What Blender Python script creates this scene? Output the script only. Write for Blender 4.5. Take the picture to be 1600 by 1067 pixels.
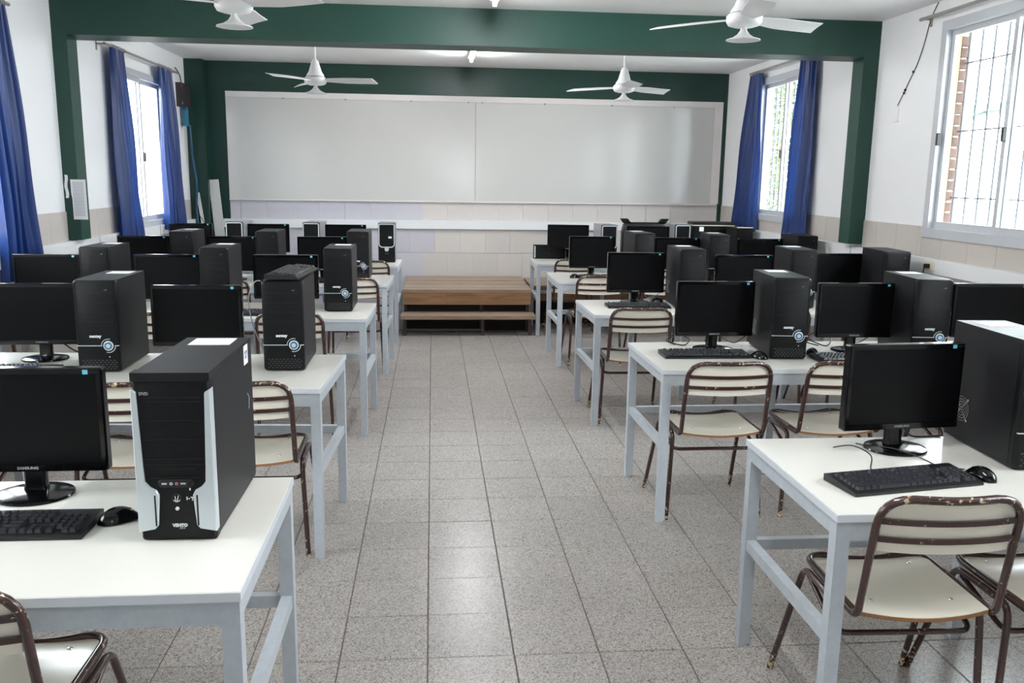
import bpy, math, random
from mathutils import Vector, Matrix
random.seed(7)
PI = math.pi
for o in list(bpy.data.objects): bpy.data.objects.remove(o)
S = bpy.context.scene
COL = S.collection

# ------------------------------------------------------------------ camera
cam = bpy.data.cameras.new('camera'); co = bpy.data.objects.new('camera', cam); COL.objects.link(co)
pit, yaw, rol = math.radians(10.70907), math.radians(5.30351), math.radians(0.84819)
F = Vector((math.sin(yaw)*math.cos(pit), math.cos(yaw)*math.cos(pit), -math.sin(pit)))
R0 = Vector((math.cos(yaw), -math.sin(yaw), 0)); U0 = R0.cross(F)
R = R0*math.cos(rol) + U0*math.sin(rol); U = -R0*math.sin(rol) + U0*math.cos(rol)
co.matrix_world = Matrix(((R.x, U.x, -F.x, .0209), (R.y, U.y, -F.y, -2.7468), (R.z, U.z, -F.z, 1.6299), (0, 0, 0, 1)))
cam.sensor_width = 36; cam.lens = 1355.95/1600*36; cam.clip_start = .05; cam.clip_end = 200
S.camera = co

# ------------------------------------------------------------------ light
w = bpy.data.worlds.new('overcast'); S.world = w; w.use_nodes = True
bg = w.node_tree.nodes['Background']; bg.inputs[0].default_value = (.88, .945, 1.0, 1); bg.inputs[1].default_value = 11.0
S.view_settings.view_transform = 'Standard'; S.view_settings.look = 'None'
S.view_settings.gamma = 1; S.view_settings.use_curve_mapping = False; S.view_settings.exposure = 0.82
TUBE = 130.0

# room numbers
XL, XR, YB, YF, ZC = -2.72, 3.53, 7.70, -4.6, 2.87
WIN_R = [(1.67, 3.18, 1.285, 2.69), (5.26, 6.54, 1.25, 2.66), (-1.75, -.25, 1.285, 2.69)]
WIN_L = [(1.75, 3.20, 1.13, 2.52), (5.26, 6.64, 1.13, 2.52), (-1.75, -.25, 1.13, 2.52)]
for side, wins in ((1, WIN_R), (-1, WIN_L)):                       # sampling portals in the real window openings (emit nothing)
    for (a, b, c, d) in wins:
        l = bpy.data.lights.new('window_portal', 'AREA'); l.shape = 'RECTANGLE'; l.size = d-c; l.size_y = b-a
        l.cycles.is_portal = True
        lo = bpy.data.objects.new('window_portal', l); COL.objects.link(lo)
        lo.location = ((XR+.06) if side > 0 else (XL-.06), (a+b)/2, (c+d)/2)
        lo.rotation_euler = (0, PI/2 if side > 0 else -PI/2, 0)

# ------------------------------------------------------------------ materials
MATS = {}
def mat(name, col, rough=.5, metal=0, spec=.5, coat=0, noise=0, nscale=20, bump=0, bscale=200, rand=0, emit=None, es=0, trans=0, sheen=0):
    if name in MATS: return MATS[name]
    m = bpy.data.materials.new(name); m.use_nodes = True; nt = m.node_tree; N = nt.nodes; L = nt.links
    b = N['Principled BSDF']
    c4 = (*col, 1)
    b.inputs['Base Color'].default_value = c4; b.inputs['Roughness'].default_value = rough; b.inputs['Metallic'].default_value = metal
    b.inputs['Specular IOR Level'].default_value = spec; b.inputs['Coat Weight'].default_value = coat; b.inputs['Coat Roughness'].default_value = .1
    if sheen: b.inputs['Sheen Weight'].default_value = sheen
    tc = N.new('ShaderNodeTexCoord')
    last = None
    if noise:
        n = N.new('ShaderNodeTexNoise'); n.inputs['Scale'].default_value = nscale; n.inputs['Detail'].default_value = 5
        L.new(tc.outputs['Object'], n.inputs['Vector'])
        mx = N.new('ShaderNodeMix'); mx.data_type = 'RGBA'; L.new(n.outputs['Fac'], mx.inputs['Factor'])
        mx.inputs[6].default_value = (*[x*(1-noise) for x in col], 1); mx.inputs[7].default_value = (*[min(1, x*(1+noise)) for x in col], 1)
        last = mx.outputs[2]
    if rand:
        g = N.new('ShaderNodeObjectInfo'); h = N.new('ShaderNodeHueSaturation'); mr = N.new('ShaderNodeMapRange')
        gi = N.new('ShaderNodeNewGeometry'); ad = N.new('ShaderNodeMath'); ad.operation = 'ADD'; fr = N.new('ShaderNodeMath'); fr.operation = 'FRACT'
        L.new(g.outputs['Random'], ad.inputs[0]); L.new(gi.outputs['Random Per Island'], ad.inputs[1]); L.new(ad.outputs[0], fr.inputs[0])
        mr.inputs[3].default_value = 1-rand; mr.inputs[4].default_value = 1+rand
        L.new(fr.outputs[0], mr.inputs[0]); L.new(mr.outputs[0], h.inputs['Value'])
        if last: L.new(last, h.inputs['Color'])
        else: h.inputs['Color'].default_value = c4
        last = h.outputs['Color']
    if last: L.new(last, b.inputs['Base Color'])
    if bump:
        n = N.new('ShaderNodeTexNoise'); n.inputs['Scale'].default_value = bscale; n.inputs['Detail'].default_value = 4
        L.new(tc.outputs['Object'], n.inputs['Vector'])
        bp = N.new('ShaderNodeBump'); bp.inputs['Strength'].default_value = bump; bp.inputs['Distance'].default_value = .004
        L.new(n.outputs['Fac'], bp.inputs['Height']); L.new(bp.outputs[0], b.inputs['Normal'])
    if emit: b.inputs['Emission Color'].default_value = (*emit, 1); b.inputs['Emission Strength'].default_value = es
    if trans:                                                       # cloth that lets some light through
        t = N.new('ShaderNodeBsdfTranslucent'); t.inputs[0].default_value = (*[min(1, x*2.2) for x in col], 1)
        ms = N.new('ShaderNodeMixShader'); ms.inputs[0].default_value = trans
        L.new(b.outputs[0], ms.inputs[1]); L.new(t.outputs[0], ms.inputs[2]); L.new(ms.outputs[0], N['Material Output'].inputs[0])
    MATS[name] = m; return m

def srgb(r, g, b):
    f = lambda c: (c/255/12.92) if c/255 <= .04045 else ((c/255+.055)/1.055)**2.4
    return (f(r), f(g), f(b))

def terrazzo():
    m = bpy.data.materials.new('terrazzo'); m.use_nodes = True; nt = m.node_tree; N = nt.nodes; L = nt.links; b = N['Principled BSDF']
    tc = N.new('ShaderNodeTexCoord'); gi = N.new('ShaderNodeObjectInfo'); ge = N.new('ShaderNodeNewGeometry')
    def vor(scale):
        v = N.new('ShaderNodeTexVoronoi'); v.inputs['Scale'].default_value = scale; L.new(ge.outputs['Position'], v.inputs['Vector']); return v
    v = vor(230); v2 = vor(150)
    r = N.new('ShaderNodeValToRGB'); r.color_ramp.interpolation = 'CONSTANT'; e = r.color_ramp.elements
    stops = [(0, (128, 119, 115)), (.06, (174, 166, 161)), (.3, (188, 181, 176)), (.5, (166, 158, 153)), (.68, (200, 194, 189)), (.82, (178, 171, 166)), (.93, (146, 138, 134))]
    e[0].position = 0; e[0].color = (*srgb(*stops[0][1]), 1); e[1].position = stops[1][0]; e[1].color = (*srgb(*stops[1][1]), 1)
    for p, c in stops[2:]:
        x = e.new(p); x.color = (*srgb(*c), 1)
    sp = N.new('ShaderNodeSeparateColor'); L.new(v.outputs['Color'], sp.inputs[0]); L.new(sp.outputs[0], r.inputs[0])
    sp2 = N.new('ShaderNodeSeparateColor'); L.new(v2.outputs['Color'], sp2.inputs[0])
    r2 = N.new('ShaderNodeValToRGB'); r2.color_ramp.interpolation = 'CONSTANT'; r2.color_ramp.elements[0].color = (.42, .42, .42, 1)
    r2.color_ramp.elements[1].position = .05; r2.color_ramp.elements[1].color = (1, 1, 1, 1); L.new(sp2.outputs[1], r2.inputs[0])
    mu = N.new('ShaderNodeMix'); mu.data_type = 'RGBA'; mu.blend_type = 'MULTIPLY'; mu.inputs[0].default_value = .6
    L.new(r.outputs[0], mu.inputs[6]); L.new(r2.outputs[0], mu.inputs[7])
    n = N.new('ShaderNodeTexNoise'); n.inputs['Scale'].default_value = 1.3; n.inputs['Detail'].default_value = 4; L.new(ge.outputs['Position'], n.inputs['Vector'])
    ad = N.new('ShaderNodeMath'); L.new(gi.outputs['Random'], ad.inputs[0]); L.new(ge.outputs['Random Per Island'], ad.inputs[1])
    fr = N.new('ShaderNodeMath'); fr.operation = 'FRACT'; L.new(ad.outputs[0], fr.inputs[0])
    mr = N.new('ShaderNodeMapRange'); mr.inputs[3].default_value = .82; mr.inputs[4].default_value = .89; L.new(fr.outputs[0], mr.inputs[0])
    mr2 = N.new('ShaderNodeMapRange'); mr2.inputs[1].default_value = .3; mr2.inputs[2].default_value = .7; mr2.inputs[3].default_value = .93; mr2.inputs[4].default_value = 1.05; L.new(n.outputs[0], mr2.inputs[0])
    mm = N.new('ShaderNodeMath'); mm.operation = 'MULTIPLY'; L.new(mr.outputs[0], mm.inputs[0]); L.new(mr2.outputs[0], mm.inputs[1])
    h = N.new('ShaderNodeHueSaturation'); L.new(mm.outputs[0], h.inputs['Value']); L.new(mu.outputs[2], h.inputs['Color'])
    L.new(h.outputs[0], b.inputs['Base Color'])
    b.inputs['Roughness'].default_value = .27
    b.inputs['Specular IOR Level'].default_value = .45
    return m

def enamel():                                                       # brown paint with cream chips
    m = bpy.data.materials.new('brown_enamel'); m.use_nodes = True; nt = m.node_tree; N = nt.nodes; L = nt.links; b = N['Principled BSDF']
    tc = N.new('ShaderNodeTexCoord'); oi = N.new('ShaderNodeObjectInfo')
    mp = N.new('ShaderNodeVectorMath'); mp.operation = 'ADD'
    L.new(tc.outputs['Object'], mp.inputs[0]); L.new(oi.outputs['Location'], mp.inputs[1])
    n = N.new('ShaderNodeTexNoise'); n.inputs['Scale'].default_value = 55; n.inputs['Detail'].default_value = 6; n.inputs['Roughness'].default_value = .65
    L.new(mp.outputs[0], n.inputs['Vector'])
    sx = N.new('ShaderNodeSeparateXYZ'); L.new(tc.outputs['Object'], sx.inputs[0])
    lo = N.new('ShaderNodeMapRange'); lo.inputs[1].default_value = 0; lo.inputs[2].default_value = .12; lo.inputs[3].default_value = .16; lo.inputs[4].default_value = 0; L.new(sx.outputs[2], lo.inputs[0])
    hi = N.new('ShaderNodeMapRange'); hi.inputs[1].default_value = .74; hi.inputs[2].default_value = .82; hi.inputs[3].default_value = 0; hi.inputs[4].default_value = .07; L.new(sx.outputs[2], hi.inputs[0])
    a1 = N.new('ShaderNodeMath'); L.new(n.outputs[0], a1.inputs[0]); L.new(lo.outputs[0], a1.inputs[1])
    a2 = N.new('ShaderNodeMath'); L.new(a1.outputs[0], a2.inputs[0]); L.new(hi.outputs[0], a2.inputs[1])
    r = N.new('ShaderNodeValToRGB'); e = r.color_ramp.elements; e[0].position = .643; e[0].color = (*srgb(62, 36, 32), 1); e[1].position = .657; e[1].color = (*srgb(206, 184, 150), 1)
    L.new(a2.outputs[0], r.inputs[0]); L.new(r.outputs[0], b.inputs['Base Color'])
    b.inputs['Roughness'].default_value = .26; b.inputs['Coat Weight'].default_value = .5; b.inputs['Coat Roughness'].default_value = .12
    bp = N.new('ShaderNodeBump'); bp.inputs['Strength'].default_value = .12; bp.inputs['Distance'].default_value = .002; L.new(n.outputs[0], bp.inputs['Height']); L.new(bp.outputs[0], b.inputs['Normal'])
    return m

def painted_steel():                                                # pale blue-grey paint, rust nicks and worn feet
    m = bpy.data.materials.new('grey_steel_paint'); m.use_nodes = True; nt = m.node_tree; N = nt.nodes; L = nt.links; b = N['Principled BSDF']
    tc = N.new('ShaderNodeTexCoord'); n = N.new('ShaderNodeTexNoise'); n.inputs['Scale'].default_value = 24; n.inputs['Detail'].default_value = 7; n.inputs['Roughness'].default_value = .7
    L.new(tc.outputs['Object'], n.inputs['Vector'])
    sx = N.new('ShaderNodeSeparateXYZ'); L.new(tc.outputs['Object'], sx.inputs[0])
    lo = N.new('ShaderNodeMapRange'); lo.inputs[1].default_value = .0; lo.inputs[2].default_value = .03; lo.inputs[3].default_value = .2; lo.inputs[4].default_value = 0; L.new(sx.outputs[2], lo.inputs[0])
    a = N.new('ShaderNodeMath'); L.new(n.outputs[0], a.inputs[0]); L.new(lo.outputs[0], a.inputs[1])
    r = N.new('ShaderNodeValToRGB'); e = r.color_ramp.elements; e[0].position = .3; e[0].color = (*srgb(176, 182, 189), 1); e[1].position = .60; e[1].color = (*srgb(188, 194, 200), 1)
    x = e.new(.715); x.color = (*srgb(178, 184, 190), 1); x = e.new(.74); x.color = (*srgb(96, 72, 62), 1)
    L.new(a.outputs[0], r.inputs[0]); L.new(r.outputs[0], b.inputs['Base Color']); b.inputs['Roughness'].default_value = .36
    return m

def wood(name, c1, c2, axis='X'):
    m = bpy.data.materials.new(name); m.use_nodes = True; nt = m.node_tree; N = nt.nodes; L = nt.links; b = N['Principled BSDF']
    tc = N.new('ShaderNodeTexCoord'); mp = N.new('ShaderNodeMapping'); oi = N.new('ShaderNodeObjectInfo')
    mp.inputs['Scale'].default_value = (1.2, 14, 14) if axis == 'X' else (14, 14, 1.2)
    ad = N.new('ShaderNodeVectorMath'); L.new(tc.outputs['Object'], ad.inputs[0]); L.new(oi.outputs['Random'], ad.inputs[1]); L.new(ad.outputs[0], mp.inputs[0])
    n = N.new('ShaderNodeTexNoise'); n.inputs['Scale'].default_value = 2.5; n.inputs['Detail'].default_value = 8; n.inputs['Distortion'].default_value = .6; L.new(mp.outputs[0], n.inputs['Vector'])
    r = N.new('ShaderNodeValToRGB'); e = r.color_ramp.elements; e[0].position = .3; e[0].color = (*srgb(*c1), 1); e[1].position = .7; e[1].color = (*srgb(*c2), 1)
    L.new(n.outputs[0], r.inputs[0]); L.new(r.outputs[0], b.inputs['Base Color']); b.inputs['Roughness'].default_value = .5
    return m

def glass():
    m = bpy.data.materials.new('window_glass'); m.use_nodes = True; nt = m.node_tree; N = nt.nodes; L = nt.links
    N.remove(N['Principled BSDF']); t = N.new('ShaderNodeBsdfTransparent'); t.inputs[0].default_value = (.95, .97, .96, 1)
    g = N.new('ShaderNodeBsdfGlossy'); g.inputs['Roughness'].default_value = .03; lw = N.new('ShaderNodeLayerWeight'); pw = N.new('ShaderNodeMath'); pw.operation = 'POWER'; pw.inputs[1].default_value = 5; L.new(lw.outputs['Facing'], pw.inputs[0])
    f = N.new('ShaderNodeMath'); f.operation = 'MULTIPLY_ADD'; f.inputs[1].default_value = .5; f.inputs[2].default_value = .04; L.new(pw.outputs[0], f.inputs[0])
    ms = N.new('ShaderNodeMixShader'); L.new(f.outputs[0], ms.inputs[0]); L.new(t.outputs[0], ms.inputs[1]); L.new(g.outputs[0], ms.inputs[2]); L.new(ms.outputs[0], N['Material Output'].inputs[0])
    return m

def brickwall():
    m = bpy.data.materials.new('pale_brick'); m.use_nodes = True; nt = m.node_tree; N = nt.nodes; L = nt.links; b = N['Principled BSDF']
    tc = N.new('ShaderNodeTexCoord'); mp = N.new('ShaderNodeMapping'); mp.inputs['Rotation'].default_value = (PI/2, 0, PI/2)
    sx = N.new('ShaderNodeSeparateXYZ'); cb = N.new('ShaderNodeCombineXYZ'); L.new(tc.outputs['Object'], sx.inputs[0]); L.new(sx.outputs[1], cb.inputs[0]); L.new(sx.outputs[2], cb.inputs[1])
    k = N.new('ShaderNodeTexBrick'); k.inputs['Scale'].default_value = 1; k.inputs['Brick Width'].default_value = .26; k.inputs['Row Height'].default_value = .085; k.inputs['Mortar Size'].default_value = .008
    k.inputs['Color1'].default_value = (*srgb(226, 208, 194), 1); k.inputs['Color2'].default_value = (*srgb(236, 220, 208), 1); k.inputs['Mortar'].default_value = (*srgb(120, 105, 95), 1)
    L.new(cb.outputs[0], k.inputs['Vector']); L.new(k.outputs['Color'], b.inputs['Base Color']); b.inputs['Roughness'].default_value = .9
    return m

M_wall = mat('white_wall_paint', srgb(241, 242, 244), .6, bump=.25, bscale=60, noise=.02, nscale=3)
M_ceil = mat('white_ceiling_paint', srgb(242, 242, 243), .7, bump=.3, bscale=30, noise=.03, nscale=2)
M_green = mat('green_gloss_paint', srgb(18, 61, 51), .5, bump=.35, bscale=26, noise=.08, nscale=4)
M_dgreen = mat('dark_green_paint', srgb(17, 54, 45), .4, bump=.35, bscale=26, noise=.10, nscale=5)
M_tileb = mat('beige_wall_tile', srgb(212, 206, 202), .32, noise=.04, nscale=9, rand=.03)
M_tilel = mat('lavender_wall_tile', srgb(202, 199, 207), .32, noise=.04, nscale=9, rand=.03)
M_tiles = mat('taupe_wall_tile', srgb(200, 193, 187), .32, noise=.04, nscale=9, rand=.03)
M_grout = mat('wall_grout', srgb(188, 180, 176), .8)
M_fgrout = mat('floor_grout', srgb(84, 74, 70), .85, noise=.15, nscale=30)
M_floor = terrazzo()
M_trunk = mat('white_trunking', srgb(232, 233, 235), .4)
M_lam = mat('cream_laminate_top', srgb(228, 225, 217), .21, noise=.015, nscale=6)
M_edge = mat('grey_edge_band', srgb(214, 217, 222), .35)
M_steel = painted_steel()
M_brown = enamel()
M_seat = mat('cream_seat_laminate', srgb(243, 235, 219), .15, noise=.03, nscale=10)
M_ply = mat('plywood_edge', srgb(150, 104, 66), .5, noise=.2, nscale=30)
M_black = mat('black_plastic', srgb(17, 17, 20), .42, noise=.1, nscale=30)
M_gloss = mat('gloss_black_plastic', srgb(9, 9, 11), .12, spec=.4)
M_screen = mat('switched_off_screen', srgb(10, 10, 12), .3, spec=.16)
M_case = mat('charcoal_case_metal', srgb(23, 23, 26), .46, spec=.28, bump=.06, bscale=500)
M_face = mat('satin_black_front', srgb(13, 13, 15), .42, spec=.22)
M_seam = mat('bay_seam', srgb(12, 12, 14), .5)
M_silver = mat('silver_plastic', srgb(205, 212, 216), .3, metal=.25)
M_chrome = mat('chrome_wire', srgb(215, 215, 218), .2, metal=1)
M_white = mat('white_lettering', srgb(225, 228, 230), .5)
M_grey = mat('grey_lettering', srgb(150, 152, 155), .5)
M_blue = mat('blue_ring', srgb(52, 110, 150), .3)
M_cyan = mat('cyan_sticker', srgb(110, 200, 225), .4)
M_paper = mat('white_paper', srgb(238, 238, 242), .6)
M_ink = mat('pencil_grey_ink', srgb(120, 125, 140), .8)
M_key = mat('key_black', srgb(46, 46, 51), .3)
M_curt = mat('royal_blue_satin', srgb(9, 47, 108), .38, spec=.45, trans=.08, noise=.06, nscale=8)
M_alu = mat('white_aluminium', srgb(198, 201, 207), .35, metal=.1)
M_glass = glass()
M_board = mat('gloss_whiteboard', srgb(206, 205, 202), .13, spec=.55, noise=.025, nscale=2)
M_bframe = mat('board_surround', srgb(226, 220, 218), .6, noise=.05, nscale=6, bump=.3, bscale=40)
M_fan = mat('white_fan_enamel', srgb(226, 226, 228), .3)
M_lampmat = mat('lit_tube', (1, 1, 1), .4, emit=(.97, .98, 1), es=TUBE)
M_cable = mat('black_cable', srgb(20, 20, 22), .45)
M_bcable = mat('blue_network_cable', srgb(40, 100, 140), .45)
M_gcable = mat('grey_cable', srgb(170, 172, 178), .45)
M_planktop = wood('weathered_planks', (138, 118, 100), (172, 150, 130))
M_board2 = wood('varnished_front_board', (132, 96, 66), (168, 128, 92))
M_darkmetal = mat('dark_steel_leg', srgb(58, 46, 44), .5)
M_rod = mat('grey_rod', srgb(158, 156, 150), .4, metal=.4)
M_brick = brickwall()
M_yard = mat('pale_concrete_yard', srgb(190, 188, 182), .9, noise=.06, nscale=3)
M_leaf = mat('leaf_green', srgb(74, 84, 56), .6, rand=.25, trans=.15)
M_bark = mat('bark', srgb(96, 80, 66), .9, noise=.2, nscale=10)
M_rbrick = mat('red_brick', srgb(104, 82, 74), .8, noise=.15, nscale=12, rand=.12)
M_cream = mat('cream_plaster', srgb(170, 150, 112), .7, noise=.04, nscale=10)
M_bars = mat('white_iron_bars', srgb(96, 98, 104), .5)
M_gpost = mat('grey_iron_post', srgb(126, 134, 138), .5)
M_grail = mat('green_rail', srgb(64, 92, 76), .5)
M_teal = mat('teal_cloth', srgb(40, 110, 140), .6)
M_ivory = mat('ivory_socket', srgb(222, 214, 190), .4)

# ------------------------------------------------------------------ mesh building
class MB:
    def __init__(s): s.v = []; s.f = []
    def add(s, vs, fs):
        n = len(s.v); s.v += [tuple(p) for p in vs]; s.f += [tuple(i+n for i in f) for f in fs]; return s
    def box(s, x0, x1, y0, y1, z0, z1):
        return s.add([(x0, y0, z0), (x1, y0, z0), (x1, y1, z0), (x0, y1, z0), (x0, y0, z1), (x1, y0, z1), (x1, y1, z1), (x0, y1, z1)],
                     [(0, 3, 2, 1), (4, 5, 6, 7), (0, 1, 5, 4), (1, 2, 6, 5), (2, 3, 7, 6), (3, 0, 4, 7)])
    def loft(s, rings, cap=True, closed_path=False):
        n = len(rings[0]); vs = [p for r in rings for p in r]; fs = []
        m = len(rings)
        for i in range(m if closed_path else m-1):
            a = i*n; b = ((i+1) % m)*n
            for j in range(n):
                k = (j+1) % n; fs.append((a+j, a+k, b+k, b+j))
        if cap and not closed_path: fs.append(tuple(range(n-1, -1, -1))); fs.append(tuple((m-1)*n+j for j in range(n)))
        return s.add(vs, fs)
    def prism(s, poly, lo, hi, axis='Z', ch=0, chlo=0):
        """extrude a 2-D outline along axis; ch shrinks the outline at the far end (chamfer)"""
        cx = sum(p[0] for p in poly)/len(poly); cy = sum(p[1] for p in poly)/len(poly)
        W = max(p[0] for p in poly)-min(p[0] for p in poly); H = max(p[1] for p in poly)-min(p[1] for p in poly)
        def P(t, d):
            kx = 1-2*d/W; ky = 1-2*d/H; out = []
            for (a, b) in poly:
                a = cx+(a-cx)*kx; b = cy+(b-cy)*ky
                out.append((a, b, t) if axis == 'Z' else (a, t, b) if axis == 'Y' else (t, a, b))
            return out
        rings = []
        sg = 1 if hi > lo else -1
        if chlo: rings += [P(lo, chlo), P(lo+sg*chlo, 0)]
        else: rings.append(P(lo, 0))
        if ch: rings += [P(hi-sg*ch, 0), P(hi, ch)]
        else: rings.append(P(hi, 0))
        return s.loft(rings)
    def tube(s, pts, r, n=8, closed=False):
        pts = [Vector(p) for p in pts]; m = len(pts); rings = []; up = None
        for i, p in enumerate(pts):
            if closed: t = (pts[(i+1) % m]-pts[i-1]).normalized()
            else: t = (pts[min(i+1, m-1)]-pts[max(i-1, 0)]).normalized()
            if up is None: up = t.orthogonal().normalized()
            else: up = (up-t*up.dot(t)); up = up.normalized() if up.length > 1e-6 else t.orthogonal().normalized()
            sd = t.cross(up)
            rr = r[i] if isinstance(r, (list, tuple)) else r
            rings.append([p+(up*math.cos(2*PI*k/n)+sd*math.sin(2*PI*k/n))*rr for k in range(n)])
        if closed:                                                  # match the twist of the last ring to the first
            a = rings[0]; b = rings[-1]; best = min(range(n), key=lambda k: (b[k]-a[0]).length)
            vs = [q for r_ in rings for q in r_]; fs = []
            for i in range(m-1):
                for j in range(n): k = (j+1) % n; fs.append((i*n+j, i*n+k, (i+1)*n+k, (i+1)*n+j))
            for j in range(n):
                k = (j+1) % n; fs.append(((m-1)*n+(j+best) % n, (m-1)*n+(k+best) % n, k, j))
            return s.add(vs, fs)
        return s.loft(rings)
    def lathe(s, prof, n=24, c=(0, 0, 0), axis='Z', cap=True):
        rings = []
        for (r, h) in prof:
            ring = []
            for k in range(n):
                a = 2*PI*k/n; x, y = r*math.cos(a), r*math.sin(a)
                ring.append((c[0]+x, c[1]+y, c[2]+h) if axis == 'Z' else (c[0]+x, c[1]+h, c[2]+y) if axis == 'Y' else (c[0]+h, c[1]+x, c[2]+y))
            rings.append(ring)
        return s.loft(rings, cap)
    def torus(s, c, R_, r, axis='Y', a0=0, a1=2*PI, n=24, m=6):
        full = abs(a1-a0-2*PI) < 1e-6; k = n if full else n+1; pts = []
        for i in range(k):
            a = a0+(a1-a0)*i/n; x, y = R_*math.cos(a), R_*math.sin(a)
            pts.append((c[0]+x, c[1], c[2]+y) if axis == 'Y' else (c[0], c[1]+x, c[2]+y) if axis == 'X' else (c[0]+x, c[1]+y, c[2]))
        return s.tube(pts, r, m, closed=full)
    def grid(s, fn, nu, nv):
        vs = [fn(i/nu, j/nv) for j in range(nv+1) for i in range(nu+1)]
        fs = [(j*(nu+1)+i, j*(nu+1)+i+1, (j+1)*(nu+1)+i+1, (j+1)*(nu+1)+i) for j in range(nv) for i in range(nu)]
        return s.add(vs, fs)
    def slab(s, fn, nu, nv, off):
        """two-sided curved sheet with thickness: fn(u,v)->point, off->offset vector"""
        ox, oy, oz = off; A = [fn(i/nu, j/nv) for j in range(nv+1) for i in range(nu+1)]; n = len(A)
        B = [(p[0]+ox, p[1]+oy, p[2]+oz) for p in A]; I = lambda i, j: j*(nu+1)+i; fs = []
        for j in range(nv):
            for i in range(nu):
                q = (I(i, j), I(i+1, j), I(i+1, j+1), I(i, j+1)); fs += [q, tuple(n+k for k in reversed(q))]
        bd = [I(i, 0) for i in range(nu)]+[I(nu, j) for j in range(nv)]+[I(i, nv) for i in range(nu, 0, -1)]+[I(0, j) for j in range(nv, 0, -1)]
        for a, b in zip(bd, bd[1:]+bd[:1]): fs.append((b, a, n+a, n+b))
        return s.add(A+B, fs)
    def mesh(s, name, m, ang=35):
        me = bpy.data.meshes.new(name); me.from_pydata(s.v, [], s.f); me.materials.append(m)
        me.shade_smooth(); me.set_sharp_from_angle(angle=math.radians(ang)); me.update()
        return me

def rrect(w, h, r, cx=0, cy=0, n=4):
    out = []
    for (sx, sy, a0) in ((1, 1, 0), (-1, 1, PI/2), (-1, -1, PI), (1, -1, 3*PI/2)):
        for k in range(n+1):
            a = a0+PI/2*k/n; out.append((cx+sx*(w/2-r)+r*math.cos(a), cy+sy*(h/2-r)+r*math.sin(a)))
    return out
def fillet(pts, r, n=5, closed=False):
    P = [Vector(p) for p in pts]; out = []; m = len(P)
    for i, p in enumerate(P):
        if not closed and i in (0, m-1): out.append(p); continue
        a = P[i-1]; b = P[(i+1) % m]; rr = r[i] if isinstance(r, (list, tuple)) else r
        da = (a-p); db = (b-p); d = min(rr, da.length*.49, db.length*.49)
        if d < 1e-4: out.append(p); continue
        s0 = p+da.normalized()*d; s1 = p+db.normalized()*d
        for k in range(n+1):
            t = k/n; out.append(s0*(1-t)**2+p*2*t*(1-t)+s1*t*t)
    return out

CACHE = {}
def obj(name, me, parent=None):
    o = bpy.data.objects.new(name, me); COL.objects.link(o)
    if parent: o.parent = parent
    return o
def part(parent, name, key, fn, m, ang=35, label=None):
    k = (key, m.name)
    if k not in CACHE:
        b = MB(); fn(b); CACHE[k] = b.mesh(name, m, ang)
    o = obj(name, CACHE[k], parent)
    if label: o['label'] = label
    return o
def thing(name, label, cat, loc=(0, 0, 0), rz=0, group=None):
    o = bpy.data.objects.new(name, None); COL.objects.link(o); o.location = loc; o.rotation_euler = (0, 0, math.radians(rz)); o.empty_display_size = .05
    o['label'] = label; o['category'] = cat
    if group: o['group'] = group
    return o
def single(name, b, m, label, cat, loc=(0, 0, 0), rz=0, group=None, ang=35):
    o = obj(name, b.mesh(name, m, ang)); o.location = loc; o.rotation_euler = (0, 0, math.radians(rz)); o['label'] = label; o['category'] = cat
    if group: o['group'] = group
    return o
def struct(name, b, m, parent=None, ang=35):
    o = obj(name, b.mesh(name, m, ang), parent)
    if not parent: o['kind'] = 'structure'
    return o
TXT = {}
def text(parent, name, s, size, m, loc, rot=(PI/2, 0, 0), bold=0, sx=1):
    k = (s, size, m.name, bold, sx)
    if k not in TXT:
        c = bpy.data.curves.new('t', 'FONT'); c.body = s; c.size = size; c.extrude = .0003; c.offset = bold; c.align_x = 'CENTER'; c.align_y = 'CENTER'; c.resolution_u = 2
        to = bpy.data.objects.new('t', c); COL.objects.link(to); bpy.context.view_layer.update()
        me = bpy.data.meshes.new_from_object(to.evaluated_get(bpy.context.evaluated_depsgraph_get())); bpy.data.objects.remove(to)
        for v in me.vertices: v.co.x *= sx
        me.materials.clear(); me.materials.append(m); TXT[k] = me
    o = obj(name, TXT[k], parent); o.location = loc; o.rotation_euler = rot; return o

# ================================================================== SETTING
def proj(x, y, z):
    d = Vector((x-.0209, y+2.7468, z-1.6299)); zc = d.dot(F)
    if zc < .1: return None
    return 800+1355.95*d.dot(R)/zc, 533.5-1355.95*d.dot(U)/zc, zc

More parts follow.
